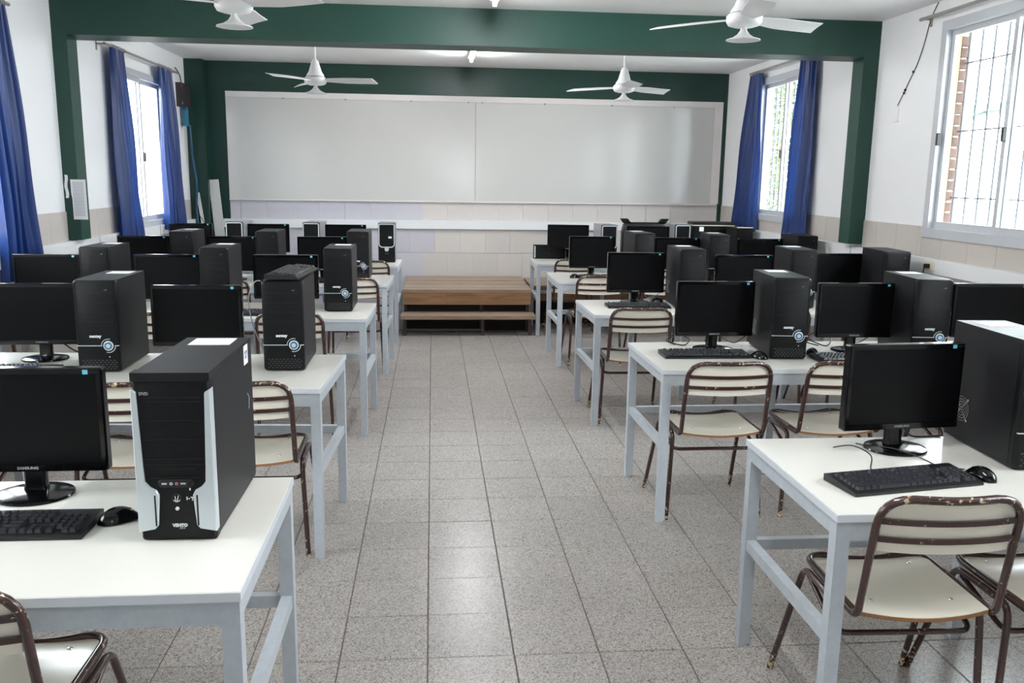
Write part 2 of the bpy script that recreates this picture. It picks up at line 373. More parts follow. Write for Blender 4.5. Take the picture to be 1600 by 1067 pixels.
# floor: a slab for the joints, one object per visible tile, the far and hidden ones joined
fl = struct('floor', MB().box(XL-.25, XR+.25, YF-.25, YB+.25, -.15, -.004), M_fgrout)
tiles = []
for i in range(-10, 12):
    for j in range(-20, 26):
        x0, x1, y0, y1 = max(i*.3, XL), min(i*.3+.3, XR), max(j*.3, YF), min(j*.3+.3, YB)
        if x1-x0 < .02 or y1-y0 < .02: continue
        p = proj((x0+x1)/2, (y0+y1)/2, 0); vis = p and -60 < p[0] < 1660 and 480 < p[1] < 1120
        tiles.append((p[2] if vis else 99, x0, x1, y0, y1))
tiles.sort()
far = MB()
def tile_top(b, w, h, d=.0045):                                     # a tile with eased edges
    e = .0026; g = .0016
    z = .0
    b.add([(-w/2+g, -h/2+g, z-d), (w/2-g, -h/2+g, z-d), (w/2-g, h/2-g, z-d), (-w/2+g, h/2-g, z-d),
           (-w/2+g, -h/2+g, z-e), (w/2-g, -h/2+g, z-e), (w/2-g, h/2-g, z-e), (-w/2+g, h/2-g, z-e),
           (-w/2+g+e, -h/2+g+e, z), (w/2-g-e, -h/2+g+e, z), (w/2-g-e, h/2-g-e, z), (-w/2+g+e, h/2-g-e, z)],
          [(8, 9, 10, 11), (0, 1, 5, 4), (1, 2, 6, 5), (2, 3, 7, 6), (3, 0, 4, 7), (4, 5, 9, 8), (5, 6, 10, 9), (6, 7, 11, 10), (7, 4, 8, 11)])
for k, (d, x0, x1, y0, y1) in enumerate(tiles):
    w_, h_ = x1-x0, y1-y0
    if k < 290 and d < 90:
        o = part(fl, 'floor_tile', ('ft', round(w_, 3), round(h_, 3)), lambda b: tile_top(b, w_, h_), M_floor, 20)
        o.location = ((x0+x1)/2, (y0+y1)/2, random.uniform(-.0006, .0002))
        o.rotation_euler = (random.uniform(-.0012, .0012), random.uniform(-.0012, .0012), 0)
    else:
        n0 = len(far.v); tile_top(far, w_, h_); cx, cy = (x0+x1)/2, (y0+y1)/2
        far.v[n0:] = [(a+cx, b_+cy, c) for a, b_, c in far.v[n0:]]
o = struct('floor_tile', far, M_floor, fl, 20); o['kind'] = 'stuff'

struct('ceiling', MB().box(XL-.25, XR+.25, YF-.25, YB+.25, ZC, ZC+.2), M_ceil)

def wall_with_holes(xa, xb, wins):
    b = MB(); ys = sorted(wins); y = YF-.25
    for (a, e, c, d) in ys:
        b.box(xa, xb, y, a, 0, ZC); b.box(xa, xb, a, e, 0, c); b.box(xa, xb, a, e, d, ZC); y = e
    b.box(xa, xb, y, YB+.25, 0, ZC); return b
wl = struct('wall_left', wall_with_holes(XL-.12, XL, WIN_L), M_wall)
wr = struct('wall_right', wall_with_holes(XR, XR+.12, WIN_R), M_wall)
wb = struct('wall_back', MB().box(XL, XR, YB, YB+.25, 0, ZC), M_wall)
def front_wall():  # two openings added in this unseen wall for bright reflections on the whiteboard
    b = MB(); z_ = [(0, 1.40, []), (1.40, 1.74, [(.58, .96)]), (1.74, 1.98, []), (1.98, 2.10, [(.10, .95)]), (2.10, ZC, [])]
    for (lo, hi, holes) in z_:
        x = XL
        for (p, q) in holes: b.box(x, p, YF-.15, YF, lo, hi); x = q
        b.box(x, XR, YF-.15, YF, lo, hi)
    return b
wf = struct('wall_front', front_wall(), M_wall)
for (p, q, lo, hi) in ((.58, .96, 1.40, 1.74), (.10, .95, 1.98, 2.10)): struct('pane', MB().box(p, q, YF-.08, YF-.076, lo, hi), M_glass, wf)  # glass for the added openings

# wall tiles, 30 cm, running bond, rows hung from 1.33 m
def wtile(b, w, h, t=.009):
    g = .0012; e = .0015
    b.add([(-w/2+g, 0, -h/2+g), (w/2-g, 0, -h/2+g), (w/2-g, 0, h/2-g), (-w/2+g, 0, h/2-g),
           (-w/2+g, -t+e, -h/2+g), (w/2-g, -t+e, -h/2+g), (w/2-g, -t+e, h/2-g), (-w/2+g, -t+e, h/2-g),
           (-w/2+g+e, -t, -h/2+g+e), (w/2-g-e, -t, -h/2+g+e), (w/2-g-e, -t, h/2-g-e), (-w/2+g+e, -t, h/2-g-e)],
          [(8, 9, 10, 11), (0, 1, 5, 4), (1, 2, 6, 5), (2, 3, 7, 6), (3, 0, 4, 7), (4, 5, 9, 8), (5, 6, 10, 9), (6, 7, 11, 10), (7, 4, 8, 11)])
def tile_wall(wall, side, a0, a1, off, colour, wins=()):
    rest = MB()
    for r_ in range(5):
        zt = 1.33-.3*r_; zb = max(0, zt-.3)
        k = math.floor((a0-off)/.3)-1
        while True:
            u0 = off+k*.3+(.15 if r_ % 2 else 0); u1 = u0+.3; k += 1
            if u0 >= a1: break
            u0, u1 = max(u0, a0), min(u1, a1)
            if u1-u0 < .02: continue
            segs = [(u0, u1, zb, zt)]
            for (wa, we, wc, wd) in wins:                            # cut round the window openings
                nx = []
                for (p, q, zz, zy) in segs:
                    if zy > wc-.03 and q > wa-.05 and p < we+.05:
                        if p < wa-.05: nx.append((p, wa-.05, zz, zy))
                        if q > we+.05: nx.append((we+.05, q, zz, zy))
                        nx.append((max(p, wa-.05), min(q, we+.05), zz, wc-.03))
                    else: nx.append((p, q, zz, zy))
                segs = nx
            for (p, q, zz, zy) in segs:
                if q-p < .015 or zy-zz < .015: continue
                w_, h_ = round(q-p, 3), round(zy-zz, 3)
                o = part(wall, 'wall_tile', ('wt', w_, h_), lambda b: wtile(b, w_, h_), colour((p+q)/2, r_), 20)
                if side == 'b': o.location = ((p+q)/2, YB, (zz+zy)/2)
                elif side == 'r': o.location = (XR, (p+q)/2, (zz+zy)/2); o.rotation_euler = (0, 0, -PI/2)
                else: o.location = (XL, (p+q)/2, (zz+zy)/2); o.rotation_euler = (0, 0, PI/2)
tile_wall(wb, 'b', -2.33, 3.50, -.101+.0, lambda x, r_: M_tilel if x < (-.1 if r_ == 0 else .05 if r_ == 1 else -.1 if r_ == 2 else -.2) else M_tileb)
tile_wall(wr, 'r', .93, 4.1, .28, lambda x, r_: M_tiles, WIN_R)
tile_wall(wr, 'r', 4.3, YB, .28, lambda x, r_: M_tiles, WIN_R)
tile_wall(wl, 'l', 1.4, 4.1, .2, lambda x, r_: M_tiles, WIN_L)
tile_wall(wl, 'l', 4.3, 7.5, .2, lambda x, r_: M_tiles, WIN_L)

# green frame: beam + pillars near (y 4.1), bands and corner pillar on the board wall
def wobble_box(b, x0, x1, y0, y1, z0, z1): b.box(x0, x1, y0, y1, z0, z1)
n_tr = [0]
def trim(b, m, ang=35):
    n_tr[0] += 1; return struct('trim_%d' % n_tr[0], b, m, None, ang)
for yb_ in (4.10, .72, -2.68):
    trim(MB().box(XL, XR, yb_, yb_+.20 if yb_ < 4 else 4.39, 2.60, ZC), M_green)
    lowL, lowR = 1.118, 1.135
    trim(MB().box(XL, XL+.105, yb_, yb_+.18, lowL, 2.60), M_green)
    trim(MB().box(XR-.125, XR, yb_, yb_+.18, lowR, 2.60), M_green)
trim(MB().box(XL, XL+.20, 7.54, YB, .0, ZC), M_dgreen)
trim(MB().box(XL+.20, -2.315, YB-.022, YB, 0, ZC), M_dgreen)
trim(MB().box(-2.315, XR-.05, YB-.022, YB, 2.545, ZC), M_dgreen)
trim(MB().box(XR-.055, XR, YB-.022, YB, 1.06, ZC), M_dgreen)
# cable trunking round the room
trim(MB().box(-2.5, XR-.05, YB-.05, YB-.009, 1.015, 1.112), M_trunk)
trim(MB().box(XR-.05, XR-.009, .5, YB, 1.012, 1.112), M_trunk)
trim(MB().box(XL+.009, XL+.05, .5, 7.54, 1.015, 1.112), M_trunk)
for (x, a, b_) in ((XR-.052, 4.2, .003), (XR-.052, 5.2, .003), (XL+.048, 4.6, .003), (XL+.048, 6.2, .003), (XL+.048, 6.55, .003), (XR-.052, 3.3, .003)):
    trim(MB().box(x, x+.004, a, a+b_, 1.010, 1.114), M_seam)

# windows
def window(n, side, a, b_, c, d, hide=False):
    x = XR if side > 0 else XL; s = -side                          # s points into the room
    r = bpy.data.objects.new('window_%d' % n, None); COL.objects.link(r); r['kind'] = 'structure'; r.location = (x, (a+b_)/2, c)
    w_ = b_-a; h_ = d-c
    def fr(m):
        lo, hi = sorted((s*.025, -s*.06))
        m.box(lo, hi, -w_/2-.03, -w_/2+.035, -.03, h_+.03); m.box(lo, hi, w_/2-.035, w_/2+.03, -.03, h_+.03)
        m.box(lo, hi, -w_/2+.035, w_/2-.035, -.03, .035); m.box(lo, hi, -w_/2+.035, w_/2-.035, h_-.035, h_+.03)
    k = ('wf', side, round(w_, 3), round(h_, 3))
    part(r, 'window_frame', k, fr, M_alu)
    for q, (u0, u1, xo) in enumerate(((-w_/2+.035, .025, s*.0), (-.025, w_/2-.035, -s*.028))):
        def sash(m, u0=u0, u1=u1, xo=xo):
            lo, hi = sorted((xo+s*.012, xo-s*.012)); t = .038; z0, z1 = .035, h_-.035
            m.box(lo, hi, u0, u0+t, z0, z1); m.box(lo, hi, u1-t, u1, z0, z1); m.box(lo, hi, u0+t, u1-t, z0, z0+t+.01); m.box(lo, hi, u0+t, u1-t, z1-t, z1)
        sh = part(r, 'sash', k+('s', q), sash, M_alu)
        part(sh, 'pane', k+('p', q), lambda m: m.box(xo-.002, xo+.002, u0+.036, u1-.036, .08, h_-.07), M_glass)
    for yy in (0.0, w_/2-.05 if side > 0 else -w_/2+.05):
        part(r, 'latch', k+('l', yy), lambda m: m.prism(rrect(.022, .085, .006, yy, h_*.46), s*.012, s*.034, 'X', .003), M_black)
    return r
for i, wd in enumerate(WIN_R): window(i+1, 1, *wd)
for i, wd in enumerate(WIN_L): window(i+5, -1, *wd)

# ================================================================== OUTSIDE
struct('trim_90', MB().box(XR+.12, XR+.85, YF, YB+.25, 3.0, 3.1), M_wall)  # unseen eave, added to cut sky light and darken the window reveal
struct('trim_91', MB().box(XL-.85, XL-.12, YF, YB+.25, 3.0, 3.1), M_wall)  # matching unseen eave, added to cut sky light on the left
struct('ground', MB().box(-30, 40, -30, 60, -1.2, -.75), M_yard)
bw = single('brick_wall', MB().box(-6.9, -6.6, -12, 30, -.8, 2.9), M_brick, 'pale brick boundary wall outside the left windows', 'wall')
# brick reveal, grille and gallery seen through the near right window
def reveal(b_, c, d):
    t = thing('window_reveal', 'brick and cream plaster reveal outside the near right window', 'reveal', (XR+.065, b_, c))
    part(t, 'plaster_strip', 'rv_p', lambda m: m.box(.0, .022, -.035, .0, 0, d-c), M_cream)
    part(t, 'plaster_strip', 'rv_p2', lambda m: m.box(.085, .11, -.045, .0, 0, d-c), M_cream)
    n = int((d-c)/.075)-1
    for k in range(n+1):
        o = part(t, 'brick', 'rv_b', lambda m: m.prism(rrect(.060, .036, .004, .0535, -.018), 0, .066, 'Z', .003, .003), M_rbrick); o.location = (random.uniform(-.002, .002), 0, .002+k*.0745)
reveal(WIN_R[0][1], WIN_R[0][2], WIN_R[0][3])
def grille(wd, side, label):
    a, b_, c, d = wd; x = (XR+.127) if side > 0 else (XL-.127)
    t = thing('window_grille', label, 'grille', (x, (a+b_)/2, c)); w_ = b_-a; h_ = d-c
    n = 11
    for k in range(n):
        o = part(t, 'bar', ('gb', round(h_, 3)), lambda m: m.tube([(0, 0, .0), (0, 0, h_)], .0075, 6), M_bars); o.location = (0, -w_/2+w_*(k+.5)/n, 0)
    for z in (.25, h_/2, h_-.25):
        o = part(t, 'crossbar', ('gc', round(w_, 3)), lambda m: m.tube([(0, -w_/2-.04, 0), (0, w_/2+.04, 0)], .005, 6), M_bars); o.location = (0, 0, z)
grille(WIN_R[0], 1, 'thin white security bars outside the near right window')
grille(WIN_R[1], 1, 'thin white security bars outside the far right window with curtains')
t = thing('gallery_frame', 'green rail and grey posts of a gallery beyond the near right window', 'railing', (7.6, 5, -.75))
part(t, 'rail', 'gal_r', lambda m: m.box(-.05, .05, -3.0, 4.95, 3.36, 3.46), M_grail)
part(t, 'lower_rail', 'gal_l', lambda m: m.tube([(0, 4.9, 3.22), (0, 1.5, 3.62)], .03, 6), M_grail)
for yy in (4.9, .2, -2.95):
    o = part(t, 'post', 'gal_p', lambda m: m.box(-.05, .05, -.05, .05, 0, 3.36), M_gpost); o.location = (0, yy, 0)
def tree(x, y, h, label, seed):
    rnd = random.Random(seed); t = thing('tree', label, 'tree', (x, y, -.75), group=None)
    part(t, 'trunk', ('tr', seed), lambda m: m.tube([(0, 0, 0), (.08, .05, h*.3), (-.05, .1, h*.6), (.02, 0, h*.9)], [.18, .14, .10, .03], 8), M_bark)
    def lv(m):
        for _ in range(5200):
            a = rnd.random()*2*PI; z = h*(.25+.85*rnd.random()); rr = (1.9*math.sin(min(1, (z/h-.15)/.95)*PI)**.6+.2)*rnd.random()**.5
            c = Vector((rr*math.cos(a), rr*math.sin(a), z)); d = Vector((rnd.gauss(0, 1), rnd.gauss(0, 1), rnd.gauss(0, .6))).normalized(); e = d.orthogonal().normalized()
            e.rotate(Matrix.Rotation(rnd.random()*6, 3, d)); L_ = .10+.08*rnd.random(); W_ = L_*.45
            m.add([c, c+d*L_*.5+e*W_*.5, c+d*L_, c+d*L_*.5-e*W_*.5], [(0, 1, 2, 3)])
    o = part(t, 'foliage', ('fo', seed), lv, M_leaf); o['kind'] = 'stuff'
tree(8.1, 15.5, 4.8, 'leafy green tree beyond the far right window', 3)
tree(9.7, 21.0, 5.2, 'paler tree behind the leafy one, right of it beyond the far right window', 5)

# ================================================================== CURTAINS, RODS
def curtain(side, x, zt, zb, y0t, y1t, y0b, y1b, label, folds=5, hem=.0, mid=None, seed=1):
    rnd = random.Random(seed); ph = rnd.random()*6; b = MB()
    cx, cy = x, (y0t+y1t)/2; s = -side
    def fn(u, v):
        t = v; e = t**.85
        a = y0t+(y0b-y0t)*e; c = y1t+(y1b-y1t)*e
        if mid: a += mid[0]*math.sin(PI*t); c += mid[1]*math.sin(PI*t)
        y = a+(c-a)*u
        amp = .014+.018*t
        w_ = math.sin(u*folds*2*PI+ph+1.2*t)+.4*math.sin(u*folds*4.6*PI+ph*2-2*t)
        w_ += .25*math.sin(t*9+u*5)
        y += .008*math.sin(u*folds*4*PI+ph)*t
        return (s*(amp*w_), y-cy, zt-(zt-zb)*v-(hem*abs(math.sin(u*folds*PI+1))*.02 if v > .98 else 0)-zt)
    b.grid(fn, folds*16, 40)
    t = thing('curtain', label, 'curtain', (cx, cy, zt), group='royal blue window curtains')
    o = obj('curtain_cloth', b.mesh('curtain_cloth', M_curt, 80), t)
    # gathered heading with rings
    nn = folds*2
    for k in range(nn): yy = (y0t-cy)+(y1t-y0t)*(k+.5)/nn; q = part(t, 'curtain_ring', 'c_ring', lambda m: m.torus((0, 0, .012), .016, .0025, 'Y', n=12, m=5), M_rod); q.location = (0, yy, 0)
curtain(-1, -2.645, 2.645, 1.03, 5.07, 5.41, 5.0, 5.62, 'blue curtain on the near side of the far left window, beyond the green pillar', 4, seed=2)
curtain(-1, -2.645, 2.645, 1.06, 6.33, 6.78, 6.33, 6.92, 'sunlit blue curtain on the far left window, next to the black wall box', 4, seed=3)
curtain(-1, -2.645, 2.645, .93, 2.93, 3.24, 2.92, 3.42, 'blue curtain at the left picture edge, on the near left window', 4, seed=4)
curtain(1, 3.46, 2.745, 1.09, 6.42, 6.78, 6.38, 7.10, 'blue curtain on the far side of the far right window, beside the whiteboard', 4, seed=5)
curtain(1, 3.46, 2.745, 1.10, 5.13, 5.48, 5.06, 5.63, 'blue curtain on the near side of the far right window, nearest the green pillar', 4, seed=6)
def rod(x, y0, y1, z, side, label):
    t = thing('curtain_rod', label, 'curtain rod', (x, (y0+y1)/2, z)); h = (y1-y0)/2; wx = (XR if side > 0 else XL)-x
    part(t, 'rod', ('rod', round(h, 2)), lambda m: m.tube([(0, -h, 0), (0, h, 0)], .012, 10), M_rod)
    for e in (-h+.03, h-.03):
        o = part(t, 'bracket', ('brk', side, round(wx, 3)), lambda m: m.box(min(0, wx), max(0, wx), -.008, .008, -.006, .006).box(wx-.006 if side > 0 else wx, wx if side > 0 else wx+.006, -.012, .012, -.05, .02), M_rod); o.location = (0, e, 0)
rod(3.46, 1.35, 3.42, 2.765, 1, 'grey curtain rod without curtains over the near right window')
rod(3.46, 4.98, 6.78, 2.767, 1, 'grey curtain rod over the far right window')
rod(-2.645, 4.93, 7.0, 2.657, -1, 'thin grey curtain rod over the far left window')
rod(-2.645, 1.5, 3.30, 2.657, -1, 'curtain rod over the near left window at the picture edge')

# ================================================================== WHITEBOARD
t = thing('whiteboard', 'long glossy whiteboard in two panels across the far wall', 'whiteboard', (.53, YB-.0095, 1.345))
part(t, 'surround', 'wb_s', lambda m: m.box(-2.845, 2.95, -.014, 0, 1.135, 1.20).box(2.845, 2.95, -.014, 0, 0, 1.135), M_bframe)
for (a, b_) in ((-2.845, -.0075), (-.0035, 2.843)):
    part(t, 'board_panel', ('wb', a), lambda m: m.prism([(a, 0), (b_, 0), (b_, 1.133), (a, 1.133)], -.009, -.020, 'Y', .002), M_board)
part(t, 'bottom_lip', 'wb_l', lambda m: m.box(-2.845, 2.9, -.03, 0, -.018, 0), M_bframe)
for x in (-2.2, -1.5, -.75, -.09, .07, .8, 1.6, 2.35): part(t, 'fixing', ('wbf', x), lambda m: m.lathe([(.009, -.020), (.006, -.016)], 8, (x, 0, 1.13), 'Y'), M_chrome)

# ================================================================== STAGE
M_shade = mat('painted_stage_shade', srgb(34, 28, 26), .8)  # dark colour standing in for the shade below the planks
def stage():
    t = thing('wooden_stage', 'low wooden stage with a step, in front of the whiteboard wall', 'stage', (.41, 6.15, 0))
    X0, X1 = -.70, .655
    part(t, 'step_plank', 'st_p', lambda m: m.box(X0-.02, X1+.03, 0, .16, .172, .210), M_planktop)
    o = part(t, 'step_plank', 'st_p', None, M_planktop); o.location = (0, .168, 0)
    for (a, b_) in ((X0, -.245), (-.243, X1)):
        part(t, 'front_board', ('fb', a), lambda m: m.box(a, b_, .25, .272, .292, .425), M_board2)
    for k in range(8):
        o = part(t, 'top_plank', 'tp', lambda m: m.box(X0-.0, X1+.01, 0, .151, 0, .028), M_planktop); o.location = (random.uniform(-.004, .004), .245+k*.158, .427+random.uniform(-.002, .002))
    for x in (X0+.02, .13, X1-.03):
        for y in (.02, .30, 1.30):
            o = part(t, 'post', ('sp', y < .1), lambda m: m.box(-.015, .015, 0, .03, 0, .172 if y < .1 else .427), M_darkmetal); o.location = (x, y, 0)
    part(t, 'shade_panel', 'sbp', lambda m: m.box(X0+.01, X1-.01, .345, .355, 0, .42), M_shade)  # added dark sheet, paints the shade under the stage
    for x in (X0+.01, X1-.02): part(t, 'shade_side_panel', ('ssp', x), lambda m: m.box(x, x+.01, .355, 1.5, 0, .42), M_shade)  # added dark sides, same painted shade
    part(t, 'rail', 'srl', lambda m: m.box(X0+.035, .11, .025, .045, .05, .07).box(X0+.03, X1-.03, .3, .33, .16, .19), M_darkmetal)
    return t
stage()
t = thing('wooden_platform', 'lower wooden platform continuing the stage behind the right desks', 'stage', (2.2, 6.85, 0))
part(t, 'shade_panel', 'pbp', lambda m: m.box(-1.07, 1.19, .10, .11, 0, .40), M_shade)  # added dark sheet in place of shade under the platform
part(t, 'front_board', 'pf', lambda m: m.box(-1.08, 1.2, 0, .022, .27, .41), M_board2)
for k in range(5):
    o = part(t, 'top_plank', 'pp', lambda m: m.box(-1.08, 1.2, 0, .157, 0, .028), M_planktop); o.location = (0, k*.16, .412)
for x in (-1.05, .05, 1.15):
    for y in (.03, .7): o = part(t, 'post', 'pfp', lambda m: m.box(-.015, .015, 0, .03, 0, .412), M_darkmetal); o.location = (x, y, 0)

# ================================================================== FURNITURE
TOP = .755
ORD = ['front', 'second', 'third', 'fourth', 'last']
def desk(x0, x1, y0, dep, rz, side, label):
    """origin at the aisle-side front corner on the floor; extends away from the aisle"""
    ox = x1 if side < 0 else x0; s = -1 if side < 0 else 1; W_ = x1-x0
    t = thing('computer_desk', label, 'desk', (ox, y0, 0), rz, 'long cream-topped computer desks')
    k = ('dk', side, round(W_, 3), round(dep, 3))
    bx = lambda m, a, b_, c, d, e, f: m.box(min(s*a, s*b_), max(s*a, s*b_), c, d, e, f)
    part(t, 'tabletop', k, lambda m: bx(m, .003, W_-.003, .003, dep-.003, TOP-.020, TOP), M_lam)
    def eb(m): bx(m, 0, W_, 0, .003, TOP-.022, TOP-.001); bx(m, 0, W_, dep-.003, dep, TOP-.022, TOP-.001); bx(m, 0, .003, .003, dep-.003, TOP-.022, TOP-.001); bx(m, W_-.003, W_, .003, dep-.003, TOP-.022, TOP-.001)
    part(t, 'edge_band', k+('e',), eb, M_edge)
    za = TOP-.022; L_ = .04; LW = .035
    part(t, 'apron', k+('af',), lambda m: bx(m, .004+L_, W_-.004-L_, .006, .036, za-.056, za), M_steel)
    part(t, 'apron', k+('ab',), lambda m: bx(m, .004+L_, W_-.004-L_, dep-.036, dep-.006, za-.056, za), M_steel)
    for u in (.004, W_-.044): part(t, 'apron', k+('as', u), lambda m: bx(m, u, u+L_, .006+L_, dep-.006-L_, za-.045, za), M_steel)
    us = [.004, .80, W_-.044] if W_ < 2.2 else [.004, .80, 1.60, W_-.044]
    for u in us:
        for y in (.006, dep-.046):
            if u not in (us[0], us[-1]) and y < .1: continue
            o = part(t, 'leg', ('leg', s), lambda m: m.box(min(0, s*L_), max(0, s*L_), 0, .04, 0, za) if True else 0, M_steel); o.location = (s*u, y, 0)
        if u in (us[0], us[-1]): part(t, 'side_rail', k+('sr', u), lambda m: bx(m, u+.004, u+.036, .046, dep-.046, .365, .402), M_steel)
    part(t, 'back_rail', k+('br',), lambda m: bx(m, .044, W_-.044, dep-.04, dep-.012, .362, .40), M_steel)
    return t
LD = [(-.388, -.99, .725, 0), (-.445, .815, .71, 3.0), (-.390, 2.62, .69, 1.6), (-.350, 4.35, .70, 2.0), (-.318, 5.85, .71, 1.4)]
RD = [(1.098, -.64, .69, 0), (1.092, 1.13, .70, -.8), (1.075, 2.78, .71, -1.0), (1.095, 4.61, .74, -.3), (1.095, 6.17, .66, 0)]
for i, (x, y, d, rz) in enumerate(LD): desk(x-2.25, x, y, d, -rz, -1, 'cream-topped grey steel desk, %s row from the camera, left of the aisle' % ORD[i])
for i, (x, y, d, rz) in enumerate(RD): desk(x, x+2.38, y, d, -rz, 1, 'cream-topped grey steel desk, %s row from the camera, right of the aisle' % ORD[i])

# ---- chair
def seat_z(x): return .452-.014*(1-min(1, abs(x)/.2)**2)
def chair(x, y, label, rz=0, sc=None):
    t = thing('school_chair', label, 'chair', (x, y, 0), rz, 'brown tubular chairs with cream seat and back')
    if sc: t.scale = sc
    def frame(m):
        pts = [(-.195, .10, .452), (-.2, -.285, .446), (-.2, -.335, .62), (-.198, -.352, .806)]
        top = [(-.1, -.362, .812), (0, -.368, .81), (.1, -.362, .812)]
        P = [pts[0], pts[1], pts[3]]+[(-pts[3][0], pts[3][1], pts[3][2]), (.2, -.285, .446), (.195, .10, .452)]
        f = fillet(P, [.06, .035, .085, .085, .035, .06], 6, True)
        out = []
        for p in f:                                                 # bow the back rail backwards, dip the front rail
            p = Vector(p)
            if p.z > .6: p.y -= .016*max(0, 1-(p.x/.2)**2)
            out.append(p)
        # subdivide the two long cross spans so they curve
        res = []
        for i, p in enumerate(out):
            q = out[(i+1) % len(out)]; res.append(p)
            if abs(p.x-q.x) > .15:
                for k in range(1, 8):
                    u = k/8; r_ = p.lerp(q, u); c = math.sin(PI*u)
                    if p.z > .6: r_.y = p.y-.020*c; r_.z += .002*c
                    else: r_.z -= .016*c
                    res.append(r_)
        m.tube(res, .0112, 8, True)
    part(t, 'frame', 'ch_f', frame, M_brown, 60)
    for sx in (-1, 1):
        for fr in (0, 1):
            def leg(m):
                P = [(sx*.212, -.065, .432), (sx*.212, .055, .432), (sx*.235, .22, 0)] if fr else [(sx*.212, -.065, .432), (sx*.212, -.20, .430), (sx*.232, -.222, 0)]
                m.tube(fillet(P, [0, .045, 0], 6), .0108, 8)
            part(t, 'leg', ('ch_l', sx, fr), leg, M_brown, 60)
    part(t, 'stretcher', 'ch_s', lambda m: m.tube(fillet([(-.205, .03, .415), (-.206, -.185, .345), (.206, -.185, .345), (.205, .03, .415)], [0, .04, .04, 0], 5), .0085, 8), M_brown, 60)
    def seat(m):
        def fn(u, v):
            a = -.187+.374*u; yy = -.275+.365*v
            wv = 1-.02*(v > .9)
            edge = .02*(1-min(1, abs(a)/.187)**2)
            if v < .01: yy -= edge
            return (a*wv, yy, seat_z(a)+.008-.006*(v > .93))
        m.slab(fn, 12, 8, (0, 0, -.0025))
    part(t, 'seat', 'ch_seat', seat, M_seat, 60)
    def ply(m):
        def fn(u, v):
            a = -.187+.374*u; yy = -.275+.365*v
            if v < .01: yy -= .02*(1-min(1, abs(a)/.187)**2)
            return (a, yy, seat_z(a)+.0055-.006*(v > .93))
        m.slab(fn, 12, 8, (0, 0, -.011))
    part(t, 'seat_base', 'ch_ply', ply, M_ply, 60, label='bare plywood edge under the seat')
    for (a, b_) in ((-.12, -.2), (.12, -.2), (-.12, .04), (.12, .04)):
        part(t, 'rivet', ('rv', a, b_), lambda m: m.lathe([(.007, 0), (.006, .002), (.002, .003)], 10, (a, b_, seat_z(a)+.0082)), M_chrome)
    yb = lambda z: -.290-(z-.446)*.17
    def bp(m):
        def fn(u, v):
            a = -.183+.366*u; z = .652+.148*v; cut = 0
            if v > .6: a *= 1-.09*((v-.6)/.4)**3
            return (a, yb(z)-.018*(1-(a/.19)**2)+.004, z-.006*(1-(a/.19)**2)*(v < .1))
        m.slab(fn, 12, 6, (0, .007, 0))
    part(t, 'backrest', 'ch_b', bp, M_seat, 60)
    for z in (.690, .742):
        def bar(m):
            def fn(u, v):
                a = -.193+.386*u; zz = z-.008+.016*v
                return (a, yb(zz)-.018*(1-(a/.195)**2)-.005, zz-.004*(1-(a/.195)**2))
            m.slab(fn, 12, 1, (0, .008, 0))
        part(t, 'back_bar', ('ch_bar', z), bar, M_brown, 60)
    return t
CL = [[(-1.012, -.69, 0)], [(-.75, 1.07, 0), (-1.25, 1.07, 0), (-2.0, 1.05, 2)], [(-.84, 2.86, 0), (-1.55, 2.86, 3), (-2.25, 2.85, 0)],
      [(-.622, 4.67, 0), (-1.63, 4.58, 0), (-2.25, 4.6, 0)], [(-.605, 6.145, 0), (-1.42, 6.10, 0), (-2.2, 6.1, 0)]]
CR = [[(1.385, -.362, -2), (1.872, -.375, 1)], [(1.385, 1.395, 0), (1.955, 1.40, 1), (2.75, 1.4, 0)], [(1.375, 3.06, -1), (2.30, 3.05, 0), (2.95, 3.05, 0)],
      [(1.445, 4.91, 1), (2.03, 4.9, 0), (2.8, 4.9, 0)], [(1.48, 6.46, 0), (2.5, 6.46, 0)]]
PL = ['nearest the aisle', 'second from the aisle', 'third from the aisle']
for side, rows in (('left', CL), ('right', CR)):
    for i, row in enumerate(rows):
        for j, (x, y, rz) in enumerate(row):
            chair(x, y, 'brown tubular chair with cream seat, %s row %s, %s' % (ORD[i], side, PL[j] if j or len(row) > 1 else 'the only one in view'), rz, ((.98, 1, 1.025) if side == 'right' else (1, 1, .99)) if i == 0 else None)

